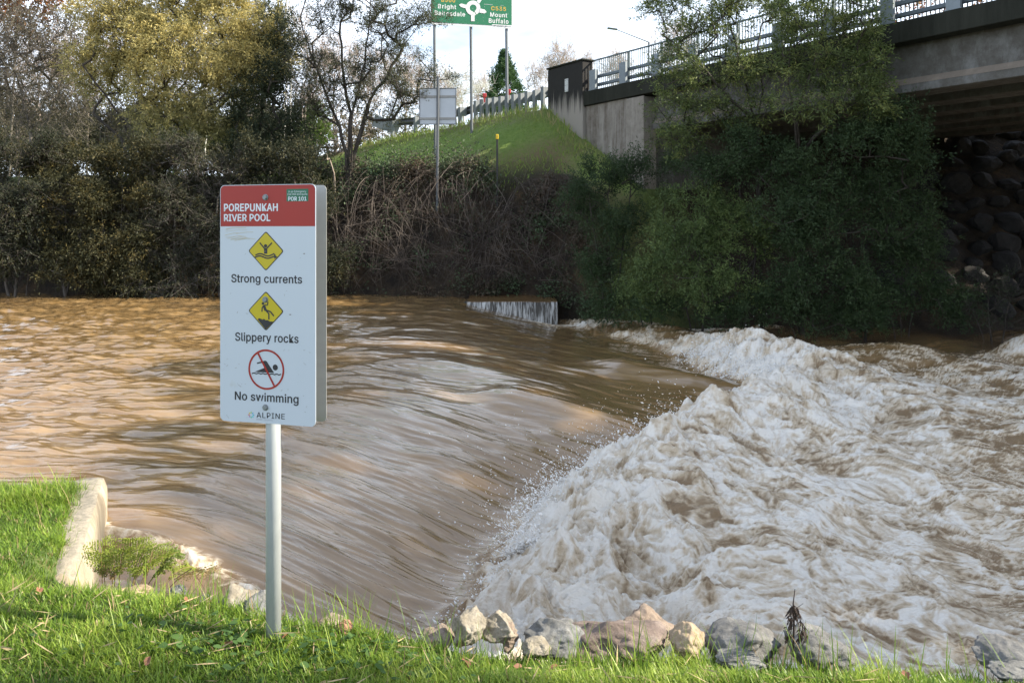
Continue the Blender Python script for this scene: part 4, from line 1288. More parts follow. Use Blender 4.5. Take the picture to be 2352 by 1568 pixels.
    # bare pale trees in the distance
    bare = [(1062, 300, 150, 55.0, 55, "pale bare tree with a white trunk right of the board sign"), (1290, 240, 108, 62.0, 42, "faint bare tree standing above the mouldy end block"),
            (1000, 300, 160, 50.0, 50, "pale bare tree behind the board sign and the first sign post"), (930, 300, 130, 47.0, 60, "pinkish bare tree behind the right half of the tea tree"),
            (850, 310, 110, 50.0, 60, "pinkish bare tree behind the middle of the tea tree"), (770, 320, 90, 45.0, 60, "pinkish bare tree behind the left half of the tea tree"),
            (700, 320, 40, 44.0, 60, "pale bare tree behind the bright shrub"), (1240, 250, 130, 70.0, 34, "faint bare tree between the conifer and the end block"),
            (1345, 240, 130, 66.0, 30, "faint bare tree seen over the start of the railing"), (1420, 235, 120, 52.0, 50, "pale bare tree behind the railing left of the street lamp"),
            (560, 320, 40, 46.0, 70, "pale bare tree behind the dark tree"), (200, 330, 60, 42.0, 90, "pale bare tree showing through the gap under the yellow wattle"),
            (90, 330, 60, 40.0, 90, "pale bare tree showing through behind the grey tree"), (1540, 235, 60, 50.0, 60, "pale bare tree behind the railing under the green wattle"), (1115, 280, 190, 64.0, 40, "low bare tree between the first two sign posts and the conifer"), (330, 330, 40, 44, 80, "pale bare tree behind the forks of the yellow wattle"), (440, 330, 40, 43, 70, "pale bare tree behind the right limbs of the yellow wattle")]
    for i, (u, vb, vt, y, wd, lab) in enumerate(bare):
        rs = np.random.RandomState(100 + i)
        b = P(u, vb, y); b[2] = min(b[2], gz(b[0], y))
        vm = (vb + vt) / 2
        tr = [[b, P(u + rs.uniform(-6, 6), vm + 30, y), P(u + rs.uniform(-10, 10), vm - 20, y), P(u + rs.uniform(-14, 14), vt + 20, y)],
              [b, P(u + rs.uniform(-6, 6), vm + 40, y), P(u - wd * 0.5, vm - 10, y), P(u - wd * 0.7, vt + 40, y)], [b, P(u + 2, vm + 45, y), P(u + wd * 0.5, vm - 5, y), P(u + wd * 0.7, vt + 45, y)]]
        h = (vb - vt) / 2
        root = empty("bare_tree", b, lab, "tree", "bare winter trees beyond the road")
        cl = blob_clumps([B(u, vm - 0.25 * h, y, wd, h * 0.85, wd * y / F * 0.8, 1.0)], rs, 16)
        segs = grow(tr, cl, 100 + i, 0.013, 0.40, 0.08)
        # two rounds of fine rising twigs
        K = len(cl)
        n1 = 12
        d1 = rs.normal(size=(K, n1, 3)) * 0.8; d1[..., 2] += 0.75
        d1 /= np.linalg.norm(d1, axis=2, keepdims=True)
        l1 = rs.uniform(0.4, 1.3, (K, n1, 1))
        e1 = cl[:, None] + d1 * l1
        for c_, e_ in zip(np.repeat(cl, n1, 0), e1.reshape(-1, 3)): segs.append((c_, e_, 0.009, 0.006))
        m1 = (cl[:, None] + d1 * l1 * rs.uniform(0.3, 0.9, (K, n1, 1))).reshape(-1, 3)
        d2 = rs.normal(size=(len(m1), 3, 3)) * 0.7; d2[..., 2] += 0.6
        d2 /= np.linalg.norm(d2, axis=2, keepdims=True)
        e2 = m1[:, None] + d2 * rs.uniform(0.2, 0.7, (len(m1), 3, 1))
        for c_, e_ in zip(np.repeat(m1, 3, 0), e2.reshape(-1, 3)): segs.append((c_, e_, 0.007, 0.005))
        V, Fs = tubes(segs, 3)
        pmesh("trunk", V - b, Fs, bark_p if i != 0 else bark_w, root, True)
    # orange tree behind the bridge railing
    for i, (u, y) in enumerate(((2080, 36.0), (2210, 38.0), (2340, 37.0))):
        b = P(u, 300, y)
        b[2] = 4.0
        plant("russet_tree", ("rust-coloured tree showing through the railing nearest the green wattle", "rust-coloured tree behind the top right railing", "rust-coloured tree at the top right corner beyond the bridge")[i], "tree", b,
              [[b, P(u, 150, y), P(u, 40, y)]], [B(u, 0, y, 80, 70, 1.2, 0.7), B(u + 30, -60, y, 90, 60, 1.2, 0.6)], l_russet, bark_g, 140 + i, per=9, twigs=7, leaves=9, tl=0.6, L=0.17, w=0.09, group="russet trees beyond the bridge")

    # feathery green wattles in front of the bridge
    y = 19.9
    b = P(1752, 430, 21.0); b[2] = gz(b[0], 21.0)
    T = [[b, P(1735, 290, y), P(1715, 200, y), P(1690, 100, y), P(1660, 10, y)], [b, P(1738, 300, y), P(1752, 210, y + .3), P(1740, 120, y), P(1755, 20, y)], [b, P(1740, 280, y - .2), P(1660, 210, y - .3), P(1590, 130, y - .3), P(1520, 80, y - .3)]]
    plant("green_wattle", "tall feathery green wattle hiding the railing in front of the bridge, left one of two", "tree", b, T,
          [B(1600, 70, y, 100, 70, 0.9, 0.9), B(1720, 30, y, 110, 60, 1.0), B(1560, 170, y - .3, 70, 60, 0.7, .8), B(1690, 150, y, 90, 60, 0.8, .9), B(1590, 240, y - 0.2, 90, 45, 0.7), B(1700, 250, y - .4, 90, 40, 0.7, .8),
           B(1540, 20, y, 60, 50, 0.8, 0.5), B(1640, -40, y, 140, 50, 1.0, .8), B(1560, 310, y - .2, 70, 40, 0.6), B(1480, 20, y, 60, 30, 0.6, .22)],
          l_wat, bark_d, 41, per=52, twigs=8, leaves=17, tl=0.36, L=0.085, w=0.022, twig_geo=True, twig_r=0.003, r_tip=0.005, expo=0.44, droop=0.1)
    y = 17.9
    b = P(1842, 520, 19.9); b[2] = gz(b[0], 19.9)
    T = [[b, P(1835, 400, 19.0), P(1826, 275, 18.2), P(1850, 200, y), P(1880, 110, y), P(1900, 10, y)], [b, P(1838, 380, 18.9), P(1832, 285, 18.2), P(1810, 200, y + .2), P(1815, 100, y)], [b, P(1850, 340, 18.7), P(1930, 260, y), P(2010, 200, y - .2)]]
    plant("green_wattle", "tall feathery green wattle right of the other, reaching over the bridge girder", "tree", b, T,
          [B(1830, 60, y, 80, 70, 0.9), B(1930, 70, y, 80, 80, 0.9), B(1870, 160, y, 100, 60, 0.8), B(1970, 170, y, 75, 70, 0.8), B(1850, 235, y - .2, 90, 30, 0.7, .7), B(2000, 235, y - .2, 60, 45, 0.6),
           B(1900, -30, y, 110, 50, 0.9), B(2000, 100, y, 40, 70, 0.6, .5)],
          l_wat, bark_d, 42, per=60, twigs=8, leaves=17, tl=0.36, L=0.085, w=0.022, twig_geo=True, twig_r=0.003, r_tip=0.005, expo=0.44, droop=0.1)
    # the shrubs filling the shaded bank below
    shrubs = [("rounded mid green wattle bush beside the brambles, largest on the bank", 1600, 560, 19.9, [B(1600, 520, 19.8, 130, 110, 1.0), B(1680, 500, 19.6, 90, 90, 0.8), B(1560, 600, 19.6, 130, 80, 0.8), B(1650, 650, 19.5, 110, 60, 0.7), B(1740, 560, 19.7, 50, 60, 0.6), B(1480, 660, 20.2, 70, 45, 0.6)]),
              ("green bush on the slope under the end block and wing wall", 1400, 450, 21.8, [B(1400, 410, 22.2, 90, 55, 0.8), B(1340, 470, 22.2, 70, 60, 0.8), B(1470, 390, 21.8, 90, 60, 0.8), B(1430, 520, 21.6, 80, 70, 0.7)]),
              ("dark green bush under the two tall wattles", 1700, 420, 19.6, [B(1640, 390, 19.4, 110, 50, 0.8), B(1760, 380, 19.0, 100, 60, 0.8), B(1850, 395, 18.4, 100, 55, 0.8), B(1800, 470, 18.5, 100, 65, 0.7), B(1700, 330, 19.2, 60, 30, .5)]),
              ("dark bush under the right tall wattle beside the black underpass", 1990, 480, 19.4, [B(1960, 430, 18.6, 100, 55, 0.8), B(2060, 410, 18.6, 70, 60, 0.6), B(2040, 500, 18.7, 90, 70, 0.7), B(1900, 490, 18.6, 90, 70, 0.7), B(2110, 470, 19, 40, 60, .5), B(2040, 285, 17.9, 90, 50, 0.6), B(2075, 340, 18.0, 70, 60, 0.7), B(1970, 330, 17.9, 110, 60, 0.7)]),
              ("dusky bush with dead twigs at the middle of the shaded bank", 1850, 600, 19.6, [B(1850, 560, 18.9, 90, 60, 0.7), B(1830, 650, 18.9, 90, 60, 0.7), B(1920, 620, 18.9, 80, 60, 0.7), B(1970, 690, 19, 60, 60, .6)]),
              ("bluish green bush by the water at the edge of the underpass", 2070, 640, 19.6, [B(2190, 700, 19.4, 60, 60, 0.6), B(2080, 590, 19.4, 85, 55, 0.7), B(2120, 560, 19.3, 50, 40, 0.5), B(2040, 660, 19.4, 110, 50, 0.7), B(2140, 650, 19.5, 40, 45, .5)]),
              ("low dark bush trailing into the rapids below the dusky bush", 1850, 720, 19.1, [B(1780, 700, 19.2, 100, 45, 0.6), B(1880, 720, 19.0, 100, 45, 0.6), B(1980, 730, 19.0, 80, 40, 0.5)]),
              ("low dark bush trailing into the water left of the other low bush", 1500, 680, 20.6, [B(1420, 700, 20.8, 70, 40, 0.5), B(1530, 700, 20.2, 90, 35, 0.6), B(1650, 715, 19.6, 80, 30, 0.5), B(1370, 620, 21.4, 60, 50, .5)])]
    for i, (lab, u, v, y, bl) in enumerate(shrubs):
        b = P(u, v, y + 0.4); b[2] = gz(b[0], b[1])
        T = [[b, P(u, v - 60, y)], [b, P(u - 50, v - 30, y)], [b, P(u + 50, v - 30, y)]]
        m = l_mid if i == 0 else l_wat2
        bl = [(c, tuple(np.array(r) * 0.86), k) for c, r, k in bl]
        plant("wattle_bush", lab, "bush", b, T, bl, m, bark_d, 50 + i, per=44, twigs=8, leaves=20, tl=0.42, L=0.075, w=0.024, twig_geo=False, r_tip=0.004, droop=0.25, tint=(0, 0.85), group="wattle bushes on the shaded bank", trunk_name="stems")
    # dry shrub at the right edge in the underpass
    y = 19.2
    b = P(2280, 760, y); b[2] = gz(b[0], y)
    plant("dry_shrub", "sparse dry shrub with pale twigs at the right edge under the bridge", "shrub", b, [[b, P(2270, 680, y), P(2290, 620, y)], [b, P(2320, 690, y), P(2350, 640, y)], [b, P(2230, 700, y)]],
          [B(2270, 660, y, 70, 60, 0.6), B(2320, 700, y, 60, 60, 0.6), B(2230, 720, y, 60, 40, 0.5)], l_dark, bark_d, 61, per=26, twigs=6, leaves=6, tl=0.35, L=0.07, w=0.022, twig_geo=True, twig_r=0.004)
    # dark shrubs over the left bank down to the river
    left = [("dark shrub at the left edge overhanging the river", 40, 560, 24.2, [B(30, 480, 24.4, 110, 60, 0.8), B(40, 590, 24.0, 110, 70, 0.7), B(-60, 540, 24.2, 70, 110, 0.8)]),
            ("olive tipped shrub on the bank below the yellow wattle", 150, 520, 24.4, [B(130, 450, 24.6, 90, 50, 0.7), B(180, 540, 24.2, 90, 70, 0.7), B(140, 630, 23.8, 90, 40, 0.6)]),
            ("dark ochre-flecked shrub under the fork of the yellow wattle", 280, 520, 24.3, [B(270, 460, 24.6, 90, 55, 0.7), B(290, 560, 24.2, 90, 70, 0.7), B(250, 635, 23.8, 90, 40, 0.6)]),
            ("dark shrub below the green lawn gap left of the warning sign", 400, 520, 24.3, [B(390, 460, 24.5, 80, 50, 0.7), B(410, 550, 24.2, 90, 70, 0.7), B(370, 635, 23.8, 90, 40, 0.6)]),
            ("dark twiggy shrub just left behind the top of the warning sign", 500, 520, 24.2, [B(500, 450, 24.4, 80, 50, 0.7), B(520, 550, 24.1, 80, 80, 0.7), B(500, 640, 23.8, 90, 35, 0.6)]),
            ("dark shrub hidden mostly behind the warning sign", 640, 540, 24.2, [B(620, 440, 24.5, 80, 40, 0.7), B(660, 540, 24.1, 90, 80, 0.7), B(640, 630, 23.8, 90, 40, 0.6), B(740, 470, 24.3, 60, 60, .6), B(770, 600, 24.0, 60, 60, .5)])]
    l_bank = leafmat("leaf_bank_dark", (0.020, 0.026, 0.016), (0.045, 0.052, 0.030), (0.10, 0.085, 0.032))
    l_bank2 = leafmat("leaf_bank_olive", (0.026, 0.03, 0.016), (0.065, 0.065, 0.03), (0.15, 0.115, 0.038))
    rb = np.random.RandomState(66)
    for i, (lab, u, v, y, bl) in enumerate(left):
        b = P(u, v, y + 0.3); b[2] = gz(b[0], b[1])
        bl = [(c + rb.normal(size=3) * np.array((0.25, 0.15, 0.15)), tuple(np.array(r) * rb.uniform(0.7, 1.05)), k) for c, r, k in bl]
        for j in range(8):
            bl.append(B(u + rb.uniform(-80, 80), 390 + rb.uniform(-55, 35), y + 0.5 + rb.uniform(-.2, .3), rb.uniform(18, 45), rb.uniform(18, 40), 0.6))
        for j in range(7):
            bl.append(B(u + rb.uniform(-75, 75), rb.uniform(440, 640), y - 0.25, rb.uniform(18, 40), rb.uniform(12, 26), 0.35, 1.1))
        plant("bank_shrub", lab, "shrub", b, [[b, P(u, v - 60, y)], [b, P(u - 45, v - 20, y)], [b, P(u + 45, v - 20, y)]], bl, l_bank2 if i in (1, 2) else l_bank, bark_g, 70 + i, per=(58, 52, 56, 40, 34, 50)[i], twigs=8, leaves=(15, 14, 15, 11, 9, 12)[i], tl=0.45, L=(0.085, 0.10, 0.09, 0.08, 0.08, 0.085)[i], w=0.03,
              droop=0.35, r_tip=0.004, group="dark shrubs on the left bank", trunk_name="stems", twig_geo=i in (0, 3, 4), twig_r=0.004)
    return M

LM = build_trees()

def build_background_trees():
    """denser growth behind the left bank, and unseen tall trees added downstream of the bridge to shade the rapids"""
    m = LM
    y = 34.0
    rows = [("grey-brown tree closing the gap behind the fork of the yellow wattle", 230, 200, 36.0, [(230, 230, 110, 110), (150, 300, 80, 60), (300, 320, 80, 50)], 'l_grey'),
            ("olive tree behind the crown of the yellow wattle", 400, 200, 35.0, [(420, 60, 170, 90), (520, 200, 90, 90), (400, 300, 90, 50)], 'l_tea'),
            ("dull tree behind the left edge of the bank", 40, 250, 38.0, [(40, 260, 120, 90), (-60, 120, 120, 140), (90, 340, 90, 40)], 'l_grey'),
            ("grey-green tree behind the white birch stems", 620, 200, 36.0, [(600, 40, 80, 80), (560, 150, 60, 80), (610, 280, 70, 60)], 'l_tea')]
    for i, (lab, u, v, y, bl, lm) in enumerate(rows):
        b = P(u, 390, y); b[2] = gz(b[0], y)
        plant("backdrop_tree", lab, "tree", b, [[b, P(u, 300, y), P(u - 20, v, y), P(u - 30, v - 120, y)], [b, P(u + 10, 310, y), P(u + 50, v, y)]],
              [B(a, c, y, ru, rv, 1.4) for a, c, ru, rv in bl], m[lm], m['bark_g'], 200 + i, per=20, twigs=8, leaves=10, tl=0.75, L=0.14, w=0.04, twig_geo=True, twig_r=0.008, r_tip=0.009, group="trees behind the left bank")
    hedge = [("low grey-brown thicket far behind the left edge of the bank", 0), ("low olive thicket far behind the grey tree", 130), ("low brown thicket far behind the fork of the yellow wattle", 260), ("low olive thicket behind the right limbs of the yellow wattle", 390),
             ("low brown thicket far behind the dark tree", 520), ("low grey-green thicket behind the bright shrub", 650), ("low brown thicket seen between the stems of the tea tree", 780), ("low pinkish thicket under the guard rail end", 890)]
    for i, (lab, u) in enumerate(hedge):
        y = 43.0 + (i % 3) * 1.5
        b = P(u, 400, y); b[2] = gz(b[0], y)
        k = 1.0 if i < 6 else 0.75
        plant("thicket", lab, "shrub", b, [[b, P(u, 340, y)], [b, P(u - 40, 350, y)], [b, P(u + 40, 350, y)]],
              [B(u, 345, y, 85, 60 * k, 1.2), B(u - 40, 310 + 30 * (1 - k), y, 55, 55 * k, 1.0), B(u + 45, 290 + 60 * (1 - k), y, 55, 65 * k, 1.0)], m[('l_grey', 'l_tea')[i % 2]], m['bark_p'] if i > 5 else m['bark_g'], 230 + i,
              per=42 if i < 6 else 16, twigs=8, leaves=9, tl=0.8, L=0.17, w=0.06, twig_geo=True, twig_r=0.011, r_tip=0.011, group="thickets behind the left bank", trunk_name="stems")
    rs = np.random.RandomState(77)
    for i, (x, y, h) in enumerate(((24.0, 4.9, 17.0), (25.5, 7.6, 18.3), (26.5, 10.6, 20.0), (25.0, 14.6, 20.0), (27.5, 19.0, 19.5), (25.0, 24.0, 17.5))):  # out-of-view trees, added to hold the sun off the rapids and underpass
        b = np.array((x, y, 2.0))
        bl = [(np.array((x + rs.uniform(-1, 1), y + rs.uniform(-.6, .6), h * f)), (2.2, 1.9, h * 0.16), 4.0) for f in (0.32, 0.52, 0.72, 0.88)]
        plant("shading_tree", "tall unseen tree added downstream of the bridge to shade the river", "tree", b, [[b, (x, y, h * 0.5), (x, y, h * 0.95)]], bl, m['l_dark'], m['bark_g'], 300 + i, per=8 if i < 4 else 26, twigs=7, leaves=11, tl=1.0, L=0.42, w=0.26, group="unseen shading trees downstream of the bridge", r_tip=0.02)

def build_shade_tree():
    """the tree on the near bank, out of the picture to the right, that shades the grass at the lower left"""
    b = np.array((8.6, 0.6, -0.1))
    plant("bank_tree", "leafy tree on the near bank to the right of the picture", "tree", b, [[b, (8.5, 1.0, 3.0), (8.3, 1.5, 6.0)]],
          [(np.array((8.2, 1.75, 6.3)), (1.0, 0.75, 0.75), 3.0), (np.array((9.6, 1.0, 6.8)), (1.0, 0.8, 1.0), 3.0), (np.array((8.6, 0.7, 7.2)), (1.3, 0.7, 0.8), 3.0)], LM['l_dark'], LM['bark_g'], 400, per=22, twigs=7, leaves=10, tl=0.5, L=0.16, w=0.07)

def build_brambles():
    rs = np.random.RandomState(91)
    # canes
    segs = []
    n = 520
    for k in range(n):
        x0 = rs.uniform(-6.2, 2.4)
        ew = float(far_water_edge(x0))
        y0 = ew + rs.uniform(1.0, 2.5 - 0.9 * float(sstep(-1.5, 1.0, np.array(x0))))
        p0 = np.array((x0, y0, gz(x0, y0) - 0.05))
        mode = rs.rand()
        if mode < 0.40:      # hanging over the cliff
            x1 = x0 + rs.normal() * 1.25
            y1 = ew + rs.uniform(-0.4, 0.6)
            z1 = rs.uniform(-0.2, 2.9)
            p2 = np.array((x1, y1, z1))
            p1 = np.array((x0 * .6 + x1 * .4 + rs.normal() * .3, ew + 0.3 + rs.uniform(-0.5, 0.8), p0[2] + rs.uniform(0.0, 0.7)))
        elif mode < 0.78:    # rising from the foot
            y1 = ew + rs.uniform(-0.1, 0.5)
            p0 = np.array((x0, y1, rs.uniform(-0.2, 0.8)))
            p2 = p0 + np.array((rs.normal() * 1.3, rs.uniform(-0.5, 0.1), rs.uniform(0.4, 2.2)))
            p1 = (p0 + p2) / 2 + np.array((rs.normal() * .25, -.2, .4))
        else:                # sprays above the top
            p2 = p0 + np.array((rs.normal() * 0.9, rs.uniform(-1.0, 0.2), rs.uniform(-0.3, 0.75)))
            p1 = (p0 + p2) / 2 + np.array((0, 0, 0.2))
        r = rs.uniform(0.0025, 0.0062) if rs.rand() < 0.93 else 0.0095
        pts = [(1 - t) ** 2 * p0 + 2 * t * (1 - t) * p1 + t * t * p2 + rs.normal(size=3) * 0.012 for t in np.linspace(0, 1, 8)]
        for a, b in zip(pts[:-1], pts[1:]): segs.append((a, b, r, r * 0.92))
        for j in range(rs.randint(1, 5)):
            q = pts[rs.randint(2, 7)]
            e = q + rs.normal(size=3) * 0.22 + np.array((0, -0.08, -0.05))
            segs.append((q, e, r * 0.6, r * 0.4))
    V1, F1 = tubes(segs, 4)
    # leaves
    N = 110000
    x = rs.uniform(-6.6, 2.8, N)
    ew = far_water_edge(x)
    e = rs.beta(1.6, 1.3, N) * (2.8 - 1.15 * sstep(-1.8, 0.8, x)) - 0.25
    y = ew + e
    z = far_z(x, y)
    dens = fbm(x * 0.9, z * 1.1, 3, 15) + 0.5 * sstep(1.3, 2.2, e) - 0.25
    keep = rs.rand(N) < np.clip(0.45 + 1.5 * dens, 0.02, 1)
    x, y, z, e = x[keep], y[keep], z[keep], e[keep]
    off = rs.exponential(0.16, len(x))
    y2 = y - off * (1 - sstep(1.5, 2.4, e)) - 0.1; z2 = z + off * sstep(0.6, 2.0, e) * 1.1 + 0.02
    c = np.stack([x, y2, z2], -1)
    V2, F2 = leaf_quads(c, rs.normal(size=c.shape) + np.array((0, -0.5, -0.2)), rs.uniform(0.04, 0.12, len(c)), rs.uniform(0.025, 0.065, len(c)), rs)
    green = np.clip(0.58 + 1.1 * pnoise(c[:, 0] * 0.8, c[:, 2] * 0.9, 19) + rs.normal(size=len(c)) * 0.25, 0, 1)
    lm = leafmat("leaf_bramble", (0.10, 0.07, 0.05), (0.06, 0.065, 0.04), (0.075, 0.115, 0.055), 0.2)
    cm = NT("bramble_cane")
    cm.set(Base_Color=cm.ramp(cm.noise(1.5, 4), [(0.45, (0.045, 0.034, 0.028)), (0.8, (0.19, 0.155, 0.125))]), Roughness=0.8)
    V = np.concatenate([V1, V2]); Fs = np.concatenate([F1, F2 + len(V1)])
    mi = np.concatenate([np.zeros(len(F1)), np.ones(len(F2))])
    tn = np.concatenate([np.zeros(len(V1)), np.repeat(green, 4)])
    stuff(pmesh("brambles", V, Fs, None, None, False, {'tint': tn}, [cm.m, lm], mi), "tangle of bare brown bramble canes and small leaves over the earth cliff", "brambles")
    # rough grass on the lawn, so that its outline is not a clean edge
    N = 42000
    x = rs.uniform(-13, 5.5, N); y = rs.uniform(25.3, 41, N)
    e = y - far_water_edge(x)
    z = far_z(x, y)
    dx, dy = x - 1.2, y - 29.0
    q = dx * BN[0] + dy * BN[1]
    ok = (e > 1.6) & (q > -0.4)
    x, y, z, q, e = x[ok], y[ok], z[ok], q[ok], e[ok]
    rough = np.exp(-((q - 0.6) / 0.6) ** 2) + 0.6 * np.exp(-((e - 2.0) / 0.5) ** 2)
    h = rs.uniform(0.02, 0.055, len(x)) + rough * rs.uniform(0.02, 0.36, len(x))
    d = rs.normal(size=(len(x), 3)) * 0.35; d[:, 2] = 1
    V, Fs = leaf_quads(np.stack([x, y, z - 0.01], -1), d, h * 1.2, 0.012 + 0.02 * rs.rand(len(x)), rs)
    tn = np.clip(0.15 + 0.55 * rough * rs.rand(len(x)) * 1.6 + 0.25 * pnoise(x * 0.7, y * 0.7, 5), 0, 1)
    stuff(pmesh("lawn_grass", V, Fs, leafmat("leaf_lawn", (0.17, 0.30, 0.045), (0.28, 0.35, 0.08), (0.46, 0.36, 0.20)), None, False, {'tint': np.repeat(tn, 4)}), "rough grass on the sloping lawn, dry along the guard rail", "grass")

def build_waterfall():
    nu, nv = 170, 34
    U, Vv = np.meshgrid(np.linspace(0, 1, nu), np.linspace(0, 1, nv))
    X = -1.25 + 2.5 * U
    # top sheet back to the bank, then over the lip and down
    back = np.clip(Vv / 0.3, 0, 1); fall = np.clip((Vv - 0.3) / 0.7, 0, 1)
    Y = 24.9 - 2.15 * back - 0.16 * np.sqrt(fall) - 0.12 * fall + 0.05 * pnoise(X * 4, Vv * 0.5, 33) * fall
    Z = -0.19 - 0.04 * back - 0.78 * fall ** 1.7 + 0.015 * pnoise(X * 3, Y * 3, 34)
    Y = Y + fall * (0.035 * pnoise(X * 12, fall * 2, 35) + 0.02 * pnoise(X * 25, fall * 3, 36))
    t = NT("falling_water")
    v = t.mapping((16, 0.8, 1.6))
    n = t.noise(1.0, 6, 0.7, v, 0.3)
    fa = t.attr('fall')
    c = t.mix(t.ramp(n, [(0.44, 0.0), (0.62, 1.0)]), (0.045, 0.04, 0.032), (0.46, 0.46, 0.44))
    c = t.mix(fa, (0.15, 0.09, 0.04), c)
    t.set(Base_Color=c, Roughness=0.22, IOR=1.33)
    t.bump(n, 0.5, 0.04)
    struct(grid_mesh("waterfall", X, Y, Z, t.m, {'fall': sstep(0.28, 0.42, Vv)}), "small curtain of water falling over the end of the weir by the far bank")
    bm = bmesh.new(); box(bm, -1.4, 1.28, 22.75, 26.0, -2.3, -0.30); bevel(bm, 0.03, 2)
    w = bmobj("weir", bm, concrete("concrete_weir", (0.14, 0.13, 0.11), (0.04, 0.045, 0.035), 0.5, 0.3), None)
    tag(w, "dark concrete weir wall under the little waterfall by the far bank", "weir")

def rock_bm(size, seed, cuts=9, sub=5, rough=0.10):
    rs = random.Random(seed)
    bm = bmesh.new()
    bmesh.ops.create_icosphere(bm, subdivisions=sub, radius=1.0)
    cuts += 3; planes = []
    for k in range(cuts):
        d = Vector((rs.gauss(0, 1), rs.gauss(0, 1), rs.gauss(0, 1))).normalized()
        planes.append((d, rs.uniform(0.52, 0.84)))
    off = Vector((rs.uniform(0, 50), rs.uniform(0, 50), rs.uniform(0, 50)))
    for v in bm.verts:
        p = v.co.copy()
        for d, h in planes:
            k = p.dot(d) - h
            if k > 0: p -= d * k * 0.9
        n = p.normalized()
        f = mnoise.fractal(p * 1.6 + off, 1.0, 2.1, 5) * rough * 1.6 + mnoise.fractal(p * 6 + off, 0.9, 2.1, 4) * rough * 0.55
        r = abs(mnoise.noise(p * 2.3 + off)) * rough * 1.3
        v.co = p + n * (f - r)
        v.co = Vector((v.co.x * size[0], v.co.y * size[1], v.co.z * size[2]))
    return bm

_rock_mats = {}
def rock_mat(name, ca, cb, cc):
    if name in _rock_mats: return _rock_mats[name]
    t = NT(name)
    n1 = t.noise(9, 8, 0.7); n2 = t.noise(90, 4, 0.8); n3 = t.noise(3.5, 6, 0.65, None, 0.8)
    c = t.ramp(n1, [(0.30, ca), (0.52, cb), (0.72, cc)])
    c = t.mix(t.ramp(n2, [(0.45, 0.0), (0.75, 0.55)]), c, tuple(x * 0.35 for x in cb))
    c = t.mix(t.ramp(n3, [(0.58, 0.0), (0.72, 0.5)]), c, tuple(min(1, x * 1.5) for x in cc))
    t.set(Base_Color=c, Roughness=0.85)
    t.bump(t.math('ADD', t.math('MULTIPLY', n2, 0.35), t.noise(28, 7, 0.75)), 0.75, 0.02)
    _rock_mats[name] = t.m
    return t.m

